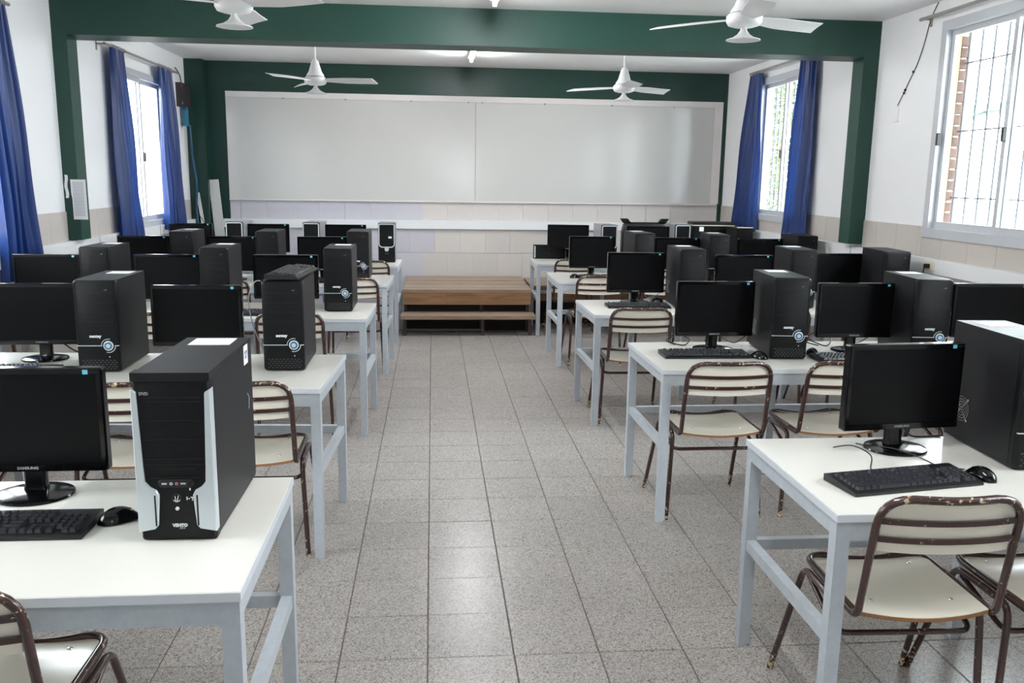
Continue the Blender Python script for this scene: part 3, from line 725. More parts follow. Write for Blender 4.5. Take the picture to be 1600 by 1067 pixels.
# ---- monitor
def monitor(x, y, label, rz=0, w_=.415, h_=.287, z0=.075, silver=False, sticker=True, tilt=0):
    """origin under the stand on the desk; screen faces -y"""
    t = thing('computer_monitor', label, 'monitor', (x, y, TOP), rz, 'black flat monitors, all switched off')
    k = ('mo', w_, h_, z0, silver)
    def body(m):
        m.prism(rrect(w_, h_, .008, 0, z0+h_/2), .014, -.014, 'Y', .003)
        m.loft([[(a, .014, b) for a, b in rrect(w_-.02, h_-.02, .02, 0, z0+h_/2)], [(a, .035, b) for a, b in rrect(w_*.78, h_*.72, .03, 0, z0+h_/2)], [(a, .052, b) for a, b in rrect(w_*.5, h_*.5, .03, 0, z0+h_/2)]])
    part(t, 'housing', k, body, M_gloss)
    part(t, 'bezel_edge', k+('be',), lambda m: [m.box(-w_/2+.006, w_/2-.006, -.0165, -.013, z0+h_-.018, z0+h_-.003), m.box(-w_/2+.006, w_/2-.006, -.0175, -.013, z0+.003, z0+.024)], M_gloss) if False else None
    part(t, 'screen', k+('sc',), lambda m: m.box(-w_/2+.015, w_/2-.015, -.0146, -.0128, z0+.022, z0+h_-.016), M_screen)
    # frame strips stand proud of the screen
    def strips(m):
        X, Z0, Z1 = w_/2, z0, z0+h_
        m.box(-X+.004, X-.004, -.0185, -.0135, Z1-.016, Z1-.003); m.box(-X+.004, X-.004, -.0195, -.0135, Z0+.003, Z0+.022)
        m.box(-X+.004, -X+.015, -.0185, -.0135, Z0+.022, Z1-.016); m.box(X-.015, X-.004, -.0185, -.0135, Z0+.022, Z1-.016)
    part(t, 'bezel', k+('bz',), strips, M_silver if silver else M_gloss)
    part(t, 'neck', k+('nk',), lambda m: m.loft([[(a, b+.022, .012) for a, b in rrect(.062, .034, .008)], [(a, b+.024, .03) for a, b in rrect(.056, .03, .008)], [(a, b+.026, z0+.03) for a, b in rrect(.058, .028, .008)]]), M_gloss)
    def foot(m):
        P = [(.100, 0), (.104, .003), (.102, .008), (.085, .012), (.03, .015)]
        m.loft([[(r*math.cos(2*PI*i/36), .005+.86*r*math.sin(2*PI*i/36), h) for i in range(36)] for r, h in P])
    part(t, 'stand_base', 'mo_ft', foot, M_gloss, 30)
    if not silver: text(t, 'lettering', 'SAMSUNG', .0105, M_grey, (0, -.0199, z0+.0125), bold=.0003, sx=1.15)
    if sticker:
        part(t, 'sticker', k+('st',), lambda m: m.box(w_/2-.048, w_/2-.034, -.0190, -.0184, z0+h_-.016, z0+h_-.004), M_cyan, label='small cyan energy label')
        if y < 2: text(t, 'lettering', 'ENERGY', .008, M_seam, (w_/2-.019, -.0188, z0+h_-.010))
    return t
ML = [[(-1.067, -.385, 0)], [(-1.077, 1.39, 0), (-1.80, 1.44, 2)], [(-.93, 3.0, 0), (-1.665, 2.98, 2), (-2.385, 2.93, -2)],
      [(-.905, 4.72, 0), (-1.635, 4.68, 0), (-2.345, 4.66, 0)], [(-.865, 6.32, 0), (-1.64, 6.32, 0), (-2.40, 6.3, 3)]]
MR = [[(1.562, -.088, 5)], [(1.487, 1.625, 0), (2.224, 1.575, 0), (2.965, 1.57, -3)], [(1.472, 3.36, -1), (2.215, 3.22, 0), (3.025, 3.405, 1)],
      [(1.462, 5.06, 0), (2.23, 4.985, 0), (2.985, 4.93, 0)]]
for side, rows in (('left', ML), ('right', MR)):
    for i, row in enumerate(rows):
        for j, (x, y, rz) in enumerate(row):
            monitor(x, y, 'black %smonitor, %s row %s, %s' % ('switched-off ', ORD[i], side, PL[j]), rz, z0=.073 if not (side == 'left' and i == 4) else .088)
monitor(1.49, 6.66, 'grey-screened monitor with silver lower edge, last row right, beside the aisle', -4, .45, .270, .108, sticker=False)
monitor(2.33, 6.50, 'black monitor in front of the big black printer, last row right', 0, .47, .290, .088, sticker=False)

# ---- computer towers
def fan_grille(m, x, y, z, r):
    for q in (1, .78, .56, .34, .14): m.torus((x, y, z), r*q, .0010, 'X', n=22, m=4)
    for a in (PI/4, 3*PI/4, 5*PI/4, 7*PI/4):
        m.tube([(x, y+r*.1*math.cos(a), z+r*.1*math.sin(a)), (x, y+r*1.18*math.cos(a), z+r*1.18*math.sin(a))], .0012, 4)
        m.lathe([(.005, -.001), (.004, .001)], 8, (x, y+r*1.2*math.cos(a), z+r*1.2*math.sin(a)), 'X')
TH, TW, TD = .412, .182, .40
M_ventm = mat('vent_mesh', srgb(46, 46, 50), .45)
def tower(x, y, label, rz=0, paper=True, grille=0, detail=True, z=TOP, face='round'):
    """origin: middle of the front foot edge on the desk; front faces -y"""
    t = thing('computer_tower', label, 'computer', (x, y, z), rz, 'black computer towers on the desks')
    def case(m):
        m.box(-TW/2+.003, TW/2-.003, .028, TD, .008, TH-.002)
        m.box(-TW/2+.001, -TW/2+.004, .034, TD-.008, .016, TH-.012); m.box(TW/2-.004, TW/2-.001, .034, TD-.008, .016, TH-.012)
    part(t, 'case', 'tw_case', case, M_case)
    part(t, 'front_panel', 'tw_front', lambda m: m.loft([[(a, yy, b) for a, b in rrect(TW-2*i_, TH-.006-2*i_, rr, 0, TH/2+.001, 5)] for (yy, i_, rr) in ((.030, .0, .012), (.012, .0, .014), (.004, .004, .014), (0, .012, .014))]), M_face, 25)
    def foot(m):
        for sx in (-1, 1):
            for yy in (.05, TD-.05): m.lathe([(.014, 0), (.012, .010)], 10, (sx*(TW/2-.03), yy, 0))
    part(t, 'feet', 'tw_feet', foot, M_black)
    def seams(m):
        for zz in (.355, .312, .270, .228): m.box(-TW/2+.016, TW/2-.016, -.0006, .004, zz, zz+.0012)
    part(t, 'bay_seams', 'tw_seams', seams, M_seam)
    part(t, 'trim_line', 'tw_line', lambda m: [m.box(-TW/2+.002, .018, -.0016, .006, .120, .1232), m.box(.072, TW/2-.002, -.0016, .006, .120, .1232), m.torus((.045, -.001, .1216), .030, .0016, 'Y', PI*.42, PI*1.0, 10, 5), m.torus((.045, -.001, .1216), .030, .0016, 'Y', -PI*.60, 0, 10, 5)], M_silver, label='thin silver line curling round the power button')
    pb = part(t, 'power_button', 'tw_pb', lambda m: m.lathe([(.0215, .004), (.0215, -.003), (.018, -.0045), (.0005, -.0045)], 24, (.045, 0, .1216), 'Y'), M_silver)
    part(pb, 'button_ring', 'tw_pr', lambda m: m.lathe([(.0165, -.0040), (.0165, -.0052), (.0005, -.0052)], 24, (.045, 0, .1216), 'Y'), M_blue)
    part(pb, 'button_cap', 'tw_pc', lambda m: m.lathe([(.0095, -.0050), (.0095, -.0066), (.0005, -.0070)], 20, (.045, 0, .1216), 'Y'), M_silver)
    part(t, 'indicator', 'tw_led', lambda m: m.lathe([(.0025, .002), (.0025, -.0015), (.0005, -.002)], 8, (.047, 0, .072), 'Y'), M_white)
    def vents(m):
        for r_ in range(5):
            for c in range(9):
                xx = -.066+c*.0165+(r_ % 2)*.0080
                if abs(xx) < .075: m.loft([[(xx+.0055*math.cos(a), yy, .018+r_*.0095+.0032*math.sin(a)) for a in [k*PI/3 for k in range(6)]] for yy in (.002, -.0008)])
    if detail: part(t, 'vent_grid', 'tw_vents', vents, M_ventm)
    text(t, 'lettering', 'sentey', .019, M_white, (-.008, -.0008, .164), bold=.0008)
    text(t, 'lettering', 'x10', .009, M_grey, (.048, -.0008, .368))
    if paper: part(t, 'paper_label', ('tw_pap', paper), lambda m: m.box(-.045, .060, TD-.13, TD-.035, TH-.002, TH-.001), M_paper, label='blank white paper stuck on top')
    if grille: part(t, 'fan_grille', ('tw_gr', grille), lambda m: fan_grille(m, grille*(TW/2+.0008), (.305), .12, .042), M_chrome, label='round chrome fan grille on the side')
    return t
TL = [None, [(-.645, 1.148, 0, 'keyboard'), (-1.444, 1.142, 0, 1)], [(-.589, 2.905, 0, 1), (-1.362, 2.90, 0, 1), (-2.085, 2.88, 0, 1)],
      [(-.604, 4.64, 0, 0), (-1.335, 4.55, 0, 0), (-1.995, 4.46, 0, 1)]]
TR = [[(1.905, -.325, -2, 1)], [(1.785, 1.35, -5, 1), (2.49, 1.30, -5, 1)], [(1.789, 3.03, -2, 1), (2.588, 3.06, -5, 1), (3.215, 2.97, -5, 0)],
      [(1.878, 4.75, 3, 1), (2.50, 4.59, -5, 1), (3.29, 4.60, 0, 0)]]
for side, rows in (('left', TL), ('right', TR)):
    for i, row in enumerate(rows):
        if not row: continue
        for j, (x, y, rz, pap) in enumerate(row):
            extra = ', keyboard on top' if pap == 'keyboard' else ''
            tower(x, y, 'black tower with round silver button, %s row %s, %s%s' % (ORD[i], side, PL[j], extra), rz, paper=(pap == 1), grille=-1 if side == 'right' else 0)

def vento():
    t = thing('computer_tower', 'large black tower with silver side fins and white top label, on the front left desk', 'computer', (-.590, -.712, TOP), -.5)
    W_, H_, D_ = .178, .416, .46
    part(t, 'case', 'v_case', lambda m: [m.box(-W_/2+.002, W_/2-.002, .03, D_, .006, H_-.001), m.box(W_/2-.003, W_/2, .036, D_-.006, .014, H_-.012)], M_case)
    part(t, 'front_panel', 'v_front', lambda m: m.loft([[(a, yy, b) for a, b in rrect(W_-2*i_, H_-.002-i_, .008, 0, H_/2+.001+i_/2-.002, 4)] for (yy, i_) in ((.032, 0), (.010, 0), (.002, .006), (0, .012))]), M_face, 25)
    part(t, 'top_cap', 'v_top', lambda m: m.box(-W_/2-.001, W_/2+.001, -.004, .034, H_-.020, H_+.001), M_case)
    def fin(sx):
        def f(m):
            P = [(sx*(W_/2+.002), H_-.038), (sx*(W_/2-.010), H_-.045), (sx*(W_/2-.016), .190), (sx*(W_/2-.018), .152), (sx*(W_/2-.030), .138), (sx*(W_/2-.044), .130), (sx*(W_/2-.050), .118), (sx*(W_/2-.044), .042), (sx*(W_/2-.036), .033), (sx*(W_/2+.002), .026)]
            if sx > 0: P = P[::-1]
            m.prism(P, .022, -.007, 'Y', .002)
        return f
    for sx in (-1, 1):
        f = part(t, 'side_fin', ('v_fin', sx), fin(sx), M_silver, 25, label='silver plastic fin')
        part(f, 'slot', ('v_slot', sx), lambda m: m.prism(rrect(.004, .078, .002, sx*(W_/2-.040), .080), -.0066, -.0074, 'Y'), M_seam)
    def bays(m):
        for zz in (.356, .346, .300, .253, .206, .192): m.box(-W_/2+.022, W_/2-.022, -.0007, .003, zz, zz+.0013)
        m.box(-.045, .045, -.0007, .003, .181, .1823)
    part(t, 'bay_seams', 'v_bays', bays, M_seam)
    part(t, 'lip', 'v_lip', lambda m: m.box(-W_/2+.026, W_/2-.026, -.003, .003, .160, .1615), M_case)
    pp = part(t, 'port_panel', 'v_pp', lambda m: m.prism(rrect(.084, .020, .0099, .0, .146), .002, -.0026, 'Y', .001), M_black)
    for (xx, ww) in ((-.027, .012), (.017, .012)): part(pp, 'usb_port', ('v_usb', xx), lambda m: m.box(xx-ww/2, xx+ww/2, -.0032, -.0024, .1440, .1480), M_silver)
    for xx, mm in ((-.011, M_white), (.002, mat('pink_jack', srgb(200, 110, 120), .4))): part(pp, 'audio_jack', ('v_j', xx), lambda m: m.torus((xx, -.0030, .146), .0028, .0010, 'Y', n=12, m=5), mm)
    part(pp, 'knob', 'v_kn', lambda m: m.lathe([(.0065, -.002), (.0065, -.005), (.001, -.0055)], 14, (.033, 0, .146), 'Y'), M_case)
    hb = part(t, 'button_hole', 'v_bh', lambda m: m.torus((.0, -.001, .109), .010, .0018, 'Y', n=20, m=6), M_seam)
    part(hb, 'button_stem', 'v_bs', lambda m: [m.tube([(-.004, -.002, .114), (-.002, -.003, .102)], .0012, 5), m.tube([(.004, -.002, .116), (.001, -.003, .102)], .0012, 5), m.torus((0, -.002, .109), .0085, .0012, 'Y', PI*1.15, PI*1.85, 8, 5)], M_silver)
    part(t, 'reset_button', 'v_rb', lambda m: m.lathe([(.0045, .001), (.0045, -.003), (.001, -.0045)], 14, (0, 0, .083), 'Y'), M_white)
    text(t, 'lettering', 'VENTO', .0105, M_white, (.004, -.0008, .040), bold=.0008)
    text(t, 'lettering', 'ASUS', .006, M_grey, (.009, -.0008, .033), bold=.0003)
    text(t, 'lettering', 'DVD', .010, M_grey, (-.062, -.0008, .366), bold=.0006)
    part(t, 'chip_marks', 'v_cm', lambda m: [m.box(.022, .025, -.0008, .001, .104, .112), m.box(.027, .030, -.0008, .001, .106, .1085), m.box(.032, .040, -.0008, .001, .1095, .1115), m.box(.035, .037, -.0008, .001, .102, .110), m.box(.039, .045, -.0008, .001, .102, .104), m.box(.030, .033, -.0008, .001, .128, .134)], M_white, label='white scratches beside the button')
    part(t, 'paper_label', 'v_pap', lambda m: m.box(-.055, .055, D_-.115, D_-.02, H_-.001, H_+.0005), M_paper, label='white paper label taped on top')
    s = part(t, 'sticker', 'v_stk', lambda m: m.box(W_/2, W_/2+.0008, D_-.100, D_-.052, H_-.062, H_-.008), M_paper, label='white sticker with blue handwriting')
    text(s, 'lettering', '27', .028, mat('blue_ink', srgb(60, 80, 140), .5), (W_/2+.0012, D_-.076, H_-.036), (PI/2, 0, PI/2), .0004)
    part(t, 'side_scratch', 'v_ss', lambda m: m.tube([(W_/2+.0003, D_-.075, .27), (W_/2+.0006, D_-.055, .255), (W_/2+.0003, D_-.062, .222)], .0012, 4), M_silver)
    part(t, 'feet', 'v_feet', lambda m: [m.lathe([(.012, 0), (.011, .007)], 10, (sx*.06, yy, 0)) for sx in (-1, 1) for yy in (.05, D_-.05)], M_black)
vento()

def silver_tower(x, y, label, full=False, rz=0, w_=.17, h_=.40):
    t = thing('computer_tower', label, 'computer', (x, y, TOP), rz)
    k = ('sv', w_, h_)
    part(t, 'case', k, lambda m: m.box(-w_/2+.002, w_/2-.002, .025, .40, .004, h_-.002), M_grcase)
    part(t, 'front_panel', k+('f',), lambda m: m.prism(rrect(w_, h_, .010, 0, h_/2), .028, 0, 'Y', .005), M_face)
    zb = .155
    P = fillet([(-w_/2+.008, -.001, h_-.012), (w_/2-.008, -.001, h_-.012), (w_/2-.008, -.001, zb+.02), (w_/2-.03, -.001, zb), (-w_/2+.03, -.001, zb), (-w_/2+.008, -.001, zb+.02)], .014, 4, True)
    part(t, 'silver_outline', k+('o',), lambda m: m.tube(P, .0055, 6, True), M_silver, label='silver outline round the drive bays')
    if full: part(t, 'silver_tab', k+('t',), lambda m: m.prism([(-.022, zb), (.022, zb), (.020, zb-.03), (.010, zb-.042), (-.010, zb-.042), (-.020, zb-.03)][::-1], .002, -.006, 'Y', .001), M_silver); part(t, 'sticker', k+('s',), lambda m: m.box(.018, .052, -.0012, .001, h_-.155, h_-.135), M_white); text(t, 'lettering', 'COMPAQ', .009, M_grey, (0, -.0006, .09))
    return t
M_grcase = mat('grey_case', srgb(150, 150, 154), .5)
silver_tower(-.446, 6.215, 'black tower with silver U-shaped outline, last row left, nearest the aisle', True)
silver_tower(-1.20, 6.20, 'black tower with silver outline, last row left, second from the aisle', rz=-4)
silver_tower(-1.955, 6.20, 'black tower with silver outline, last row left, near the leaning white board', rz=-4)
silver_tower(1.87, 6.28, 'black tower with silver outline, last row right, beside the grey monitor', rz=2)
silver_tower(2.72, 6.50, 'black tower with silver outline, last row right, between the two printers', rz=2)
t = thing('desktop_case', 'black desktop computer lying flat behind the grey monitor, last row right', 'computer', (1.33, 6.74, TOP))
part(t, 'case', 'dc_c', lambda m: m.box(-.20, .20, .02, .08, 0, .150), M_face)
part(t, 'front_panel', 'dc_f', lambda m: m.prism(rrect(.41, .152, .01, 0, .076), .022, 0, 'Y', .004), M_face)
part(t, 'silver_strip', 'dc_s', lambda m: m.box(-.198, -.184, -.004, .0, .012, .14), M_silver)
def printer():
    t = thing('printer', 'big black printer with two raised tray arms, last row right', 'printer', (2.34, 6.66, TOP))
    part(t, 'body', 'pr_b', lambda m: m.loft([[(a, b+.06, z) for a, b in rrect(w_, .10, .02)] for (z, w_) in ((0, .50), (.30, .50), (.385, .46), (.395, .42))]), M_black)
    part(t, 'lid', 'pr_l', lambda m: m.box(-.20, .22, .02, .10, .393, .41), M_face)
    for sx in (-1, 1):
        part(t, 'tray_arm', ('pr_a', sx), lambda m: m.prism([(-.27*sx if sx > 0 else .27, .450)][:0]+[(sx*.27-.0, .45), (sx*.19, .45), (sx*.14, .392), (sx*.20, .385), (sx*.235, .40)][::(1 if sx < 0 else -1)], .02, .08, 'Y', .003), M_face)
printer()
t = thing('laser_printer', 'wide black printer with cream lid rim and white tag, last row right', 'printer', (3.09, 6.58, TOP))
part(t, 'body', 'lp_b', lambda m: m.prism(rrect(.46, .24, .01, 0, .12), 0, .385, 'Z', .003), M_face)
part(t, 'lid', 'lp_l', lambda m: m.prism(rrect(.47, .25, .02, 0, .12), .392, .425, 'Z', .006), M_case)
part(t, 'rim', 'lp_r', lambda m: m.prism(rrect(.475, .255, .02, 0, .12), .384, .393, 'Z'), mat('cream_rim', srgb(222, 218, 190), .4))
part(t, 'tag', 'lp_t', lambda m: m.box(-.165, -.115, -.002, 0, .325, .372), M_paper)
t = thing('computer_tower', 'black tower with cream top rim, last row right, below the far curtain', 'computer', (3.30, 6.20, TOP))
part(t, 'case', 'ct_c', lambda m: m.box(-.088, .088, .02, .34, .0, .385), M_case)
part(t, 'front_panel', 'ct_f', lambda m: m.prism(rrect(.18, .392, .008, 0, .196), .022, 0, 'Y', .004), M_face)
part(t, 'rim', 'ct_r', lambda m: m.box(-.088, .088, -.002, .01, .385, .394), MATS['cream_rim'])

# ---- keyboards and mice
KEYROWS = []
def key_layout():
    out = []; p = .0183; x0 = -.2035; y0 = -.055
    rows = [[(1.25, 1), (1.25, 1), (1.25, 1), (6, 1), (1.25, 1), (1.25, 1), (1.25, 1), (1.25, 1)], [(2.2, 1)]+[(1, 1)]*10+[(2.6, 1)], [(1.75, 1)]+[(1, 1)]*11+[(2.05, 1)], [(1.5, 1)]+[(1, 1)]*12+[(1.3, 1)], [(1, 1)]*13+[(1.9, 1)], [(1, 1), (-.8, 1)]+[(1, 1)]*4+[(-.4, 1)]+[(1, 1)]*4+[(-.4, 1)]+[(1, 1)]*4]
    for r_, row in enumerate(rows):
        x = x0; y = y0+p*r_+(.006 if r_ == 5 else 0)
        for (w_, _) in row:
            if w_ > 0: out.append((x+w_*p/2, y, w_*p-.0022))
            x += abs(w_)*p
        xn = x0+15.35*p
        for c in range(3):
            if r_ in (3, 4, 5) or (r_ == 0) or (r_ == 1 and c == 1): out.append((xn+c*p, y, p-.0022))
        xk = x0+18.75*p
        for c in range(4):
            if r_ == 5: continue
            if r_ == 0 and c == 1: continue
            out.append((xk+c*p, y, p-.0022))
    return out
KEYS = key_layout()
def kz(y): return .0135+(y+.07)*.075
def keyboard(x, y, label, rz=0, single_keys=False, z=TOP, cable=None, tilt=None):
    t = thing('keyboard', label, 'keyboard', (x, y, z), rz, 'black keyboards')
    def body(m):
        m.loft([[(xx, -.075+.15*v, h) for (v, h) in ((0, .001), (1, .001), (1, .021), (.93, .0235), (.08, .0125), (0, .008))] for xx in (-.22, .22)])
        m.add([], [])
    part(t, 'body', 'kb_b', body, M_black, 30)
    kk = lambda m, w_: m.loft([[(-w_/2, -.0078, 0), (w_/2, -.0078, 0), (w_/2, .0078, 0), (-w_/2, .0078, 0)], [(-w_/2+.0030, -.0048, .0092), (w_/2-.0030, -.0048, .0092), (w_/2-.0022, .0062, .0092), (-w_/2+.0022, .0062, .0092)]])
    if single_keys:
        for (kx, ky, kw) in KEYS:
            o = part(t, 'key', ('key', round(kw, 4)), lambda m: kk(m, kw), M_key); o.location = (kx, ky, kz(ky)); o.rotation_euler = (.075, 0, 0)
    else:
        def allk(m):
            for (kx, ky, kw) in KEYS:
                n0 = len(m.v); kk(m, kw); m.v[n0:] = [(a+kx, b+ky, c+kz(ky)) for a, b, c in m.v[n0:]]
        o = part(t, 'keys', 'kb_keys', allk, M_key); o['kind'] = 'stuff'
    if cable: part(t, 'cable', ('kbc', x, y), lambda m: m.tube(smooth(cable), .0022, 5), M_cable, 80)
    if tilt: t.rotation_euler = tilt
    return t
def smooth(P, n=6):
    P = [Vector(p) for p in P]; out = []
    for i in range(len(P)-1):
        p0, p1, p2, p3 = P[max(i-1, 0)], P[i], P[i+1], P[min(i+2, len(P)-1)]
        for k in range(n):
            u = k/n; out.append(.5*((2*p1)+(p2-p0)*u+(2*p0-5*p1+4*p2-p3)*u*u+(3*p1-p0-3*p2+p3)*u**3))
    out.append(P[-1]); return out
def mouse(x, y, label, rz=0, cable=None):
    t = thing('computer_mouse', label, 'mouse', (x, y, TOP), rz, 'black computer mice')
    def body(m):
        rings = []
        for i in range(11):
            v = -1+2*i/10; L_ = .055*v; w_ = .030*math.sqrt(max(.02, 1-abs(v)**2.6)); h = .036*max(.05, (1-abs(v+.12)**2.2*.9))*(1 if abs(v) < .99 else .35)
            rings.append([(w_*math.cos(a)*(1 if math.sin(a) < .2 else 1), L_, .002+(h*max(0, math.sin(a)) if math.sin(a) > 0 else 0)) for a in [PI*k/10 for k in range(11)]])
        m.loft(rings)
    part(t, 'body', 'ms_b', body, M_gloss, 60)
    part(t, 'wheel', 'ms_w', lambda m: m.lathe([(.006, -.003), (.007, 0), (.006, .003)], 12, (0, .024, .0225), 'X'), M_black)
    if cable: part(t, 'cable', ('msc', x, y), lambda m: m.tube(smooth(cable), .0019, 5), M_cable, 80)
keyboard(-1.045, -.618, 'black keyboard in front of the large front left monitor', 0, True)
keyboard(1.412, -.405, 'black keyboard on the front right desk, tilted left of a mouse', 10, True, cable=[(-.02, .073, .016), (-.02, .12, .004), (.03, .19, .022), (.02, .27, .03), (.0, .34, .004)])
keyboard(1.390, 1.455, 'black keyboard on the second right desk, nearest the aisle', 0)
keyboard(2.14, 1.34, 'black keyboard partly hidden behind the front monitor, second row right', 0)
keyboard(1.44, 3.13, 'black keyboard on the third right desk, nearest the aisle', 0)
keyboard(1.54, 4.88, 'black keyboard on the fourth right desk behind a chair back', 0)
keyboard(-1.85, 1.15, 'black keyboard on the second left desk behind the front monitor', 0)
keyboard(-.98, 2.80, 'black keyboard on the third left desk, seen between monitor and tower', 0)
keyboard(-.99, 4.52, 'black keyboard on the fourth left desk', 0)
keyboard(-.632, 1.368, 'black keyboard lying on top of a tower, second row left', 86, z=TOP+TH+.003)
mouse(-.775, -.575, 'glossy black mouse between the front left keyboard and the tower', -52, [(0, .053, .008), (.01, .09, .003), (.02, .15, .003), (.03, .22, .003)])
mouse(1.672, -.375, 'black mouse right of the front right keyboard', 18, [(0, .053, .010), (-.03, .12, .003), (-.02, .2, .003), (-.07, .27, .02), (-.08, .36, .003), (-.1, .40, .003)])
mouse(1.65, 1.395, 'black mouse right of the keyboard, second row right', 30, [(0, .053, .008), (-.01, .1, .003), (.03, .15, .003), (.02, .2, .003)])
mouse(1.965, 1.475, 'black mouse standing behind the keyboard, beside a tower, second row right', -12)
mouse(1.645, 3.40, 'black mouse beside the tower, third row right', 40)
mouse(1.285, 4.90, 'small black mouse at the aisle end of the fourth right desk', -60)
mouse(-1.195, 4.56, 'black mouse on the fourth left desk beside a tower', 20)

# ================================================================== FANS
def fan(x, y, angs, label, dz=-.025):
    DZ = 0; zz = dz
    t = thing('ceiling_fan', label, 'ceiling fan', (x, y, ZC+min(0, dz)*0), 0, 'white three-bladed ceiling fans')
    def low(o): o.location = (0, 0, dz); return o
    part(t, 'canopy', 'fan_c', lambda m: m.lathe([(.035, 0), (.055, -.012), (.05, -.03), (.02, -.05)], 20), M_fan)
    part(t, 'rod', ('fan_r', dz), lambda m: m.lathe([(.011, -.04), (.011, -.17+dz)], 10), M_fan)
    low(part(t, 'bell', 'fan_b', lambda m: m.lathe([(.014, -.165), (.030, -.175), (.042, -.215), (.060, -.275), (.080, -.305), (.084, -.318)], 24, (0, 0, DZ)), M_fan, 50))
    low(part(t, 'motor', 'fan_m', lambda m: m.lathe([(.092, -.325), (.104, -.338), (.104, -.365), (.092, -.386), (.060, -.396), (.020, -.398)], 28, (0, 0, DZ)), M_fan, 50))
    low(part(t, 'lower_shade', 'fan_l', lambda m: m.lathe([(.016, -.396), (.020, -.415), (.036, -.437), (.064, -.455), (.098, -.466), (.100, -.471), (.05, -.465), (.012, -.463)], 28, (0, 0, DZ)), M_fan, 50))
    for a in angs:
        def blade(m):
            def fn(u, v):
                x_ = .085+.475*u; w_ = .040+.026*min(1, u*2.5); yy = (v-.5)*2*w_
                return (x_+(.03*(v-.5) if u > .96 else 0), yy+.012*math.sin(PI*u), -.352-yy*.26-.006*u+.003*math.cos((v-.5)*PI))
            m.slab(fn, 14, 4, (0, 0, .004))
        o = part(t, 'blade', 'fan_bl', blade, M_fan, 60); o.rotation_euler = (0, 0, math.radians(a)); low(o)
fan(-1.075, 2.45, (88, -32, 208), 'white ceiling fan, top left in front of the green beam', .03)
fan(1.84, 2.45, (-100, 20, 140), 'white ceiling fan, top right in front of the green beam', .04)
fan(-1.065, 5.8, (-8, 112, 232), 'white ceiling fan beyond the beam, left of the lit tube')
fan(1.862, 5.8, (-92, 28, 148), 'white ceiling fan beyond the beam, right of the lit tube')

def tube_lamp(x, y0, y1, label):
    t = thing('tube_lamp', label, 'lamp', (x, (y0+y1)/2, ZC), 0, 'fluorescent tube lamps'); h = (y1-y0)/2
    part(t, 'housing', ('tl', h), lambda m: m.box(-.03, .03, -h, h, -.035, 0), M_fan)
    part(t, 'tube', ('tlt', h), lambda m: m.tube([(0, -h+.03, -.055), (0, h-.03, -.055)], .015, 10), M_lampmat)
    for e in (-h+.015, h-.015): part(t, 'socket', ('tls', e), lambda m: m.box(-.014, .014, e-.01, e+.01, -.075, -.03), M_fan)
tube_lamp(.425, 5.35, 6.65, 'lit fluorescent tube on the ceiling beyond the green beam')
tube_lamp(.455, 2.4, 3.62, 'lit fluorescent tube at the top picture edge in front of the beam')
tube_lamp(.455, -1.6, -.4, 'fluorescent tube on the ceiling behind the camera position')

# ================================================================== WALL BITS
t = thing('wall_box', 'black metal box on the left wall beside the far curtain', 'box', (XL+.03, 7.36, 2.33))
part(t, 'case', 'wbx', lambda m: m.prism(rrect(.36, .25, .008, 0, .125), .075, -.075, 'X', .004) if False else m.box(-.03, .03, -.175, .175, 0, .25), M_darkbox if 'M_darkbox' in globals() else mat('dark_brown_metal', srgb(52, 44, 46), .45))
part(t, 'hinge', 'wbh', lambda m: m.box(.03, .035, -.17, -.15, .02, .05).box(.03, .035, -.17, -.15, .2, .23), M_chrome)
single('blue_bundle', MB().loft([[(a, b, z) for a, b in rrect(w_, .05, .01)] for (z, w_) in ((0, .10), (.06, .075), (.17, .09), (.20, .05))]), M_teal, 'crumpled teal bundle of cable slack under the black wall box', 'cable', (XL+.05, 7.33, 2.13), 90)
single('network_cable', MB().tube(smooth([(0, 0, 1.35), (.01, .02, 1.0), (.03, .06, .7), (.02, .04, .4), (.03, .08, 0)]), .012, 6), M_bcable, 'thick blue cable bundle running down the corner by the green pillar', 'cable', (XL+.055, 7.46, .80), ang=80)
single('power_cable', MB().tube(smooth([(0, -.1, .0), (.0, .02, -.04), (0, .09, -.10), (0, .10, -.22)]), .006, 6), M_cable, 'black cable looping from the curtain rod to the wall box', 'cable', (XL+.03, 7.2, 2.72), ang=80)
single('hanging_cable', MB().tube(smooth([(0, 0, 0), (.02, .03, -.3), (.05, .08, -.5), (.03, .06, -.9), (.12, .0, -1.08), (.02, .05, -1.25)]), .004, 5), M_cable, 'thin dark cable dangling below the teal bundle', 'cable', (XL+.06, 7.40, 2.13), ang=80)
def leaning(x, y, w_, h_, tx, label):
    b = MB().box(-w_/2, w_/2, -.008, .008, 0, h_); o = single('white_plank', b, mat('white_melamine', srgb(224, 222, 220), .45), label, 'plank', (x, y, 0)); o.rotation_euler = (-.02, tx, 0)
leaning(-2.36, 7.60, .11, 1.56, -.075, 'wide white plank leaning against the dark green corner')
leaning(-2.45, 7.50, .035, 1.42, -.13, 'narrow white strip leaning left of the wide plank')
# notices on the green pillar
t = thing('notice_sheet', 'printed timetable sheet taped on the left green pillar', 'paper', (XL+.06, 4.098, 1.272), -2)
part(t, 'sheet', 'nt', lambda m: m.grid(lambda u, v: (.0+.105*u-.012*(v > .5)*(1-u)*.5, -.004-.004*math.sin(PI*u), .295*v), 4, 6), M_paper, 80)
def lines(m):
    for k in range(22): m.box(.012, .088, -.0094, -.0088, .03+k*.0115, .0325+k*.0115)
part(t, 'print', 'nl', lines, M_ink)
single('tape_mark', MB().grid(lambda u, v: (.022*u+.004*math.sin(v*9), -.001, .17*v), 2, 8), M_paper, 'torn white scrap on the left green pillar beside the sheet', 'paper', (XL+.012, 4.098, 1.43))
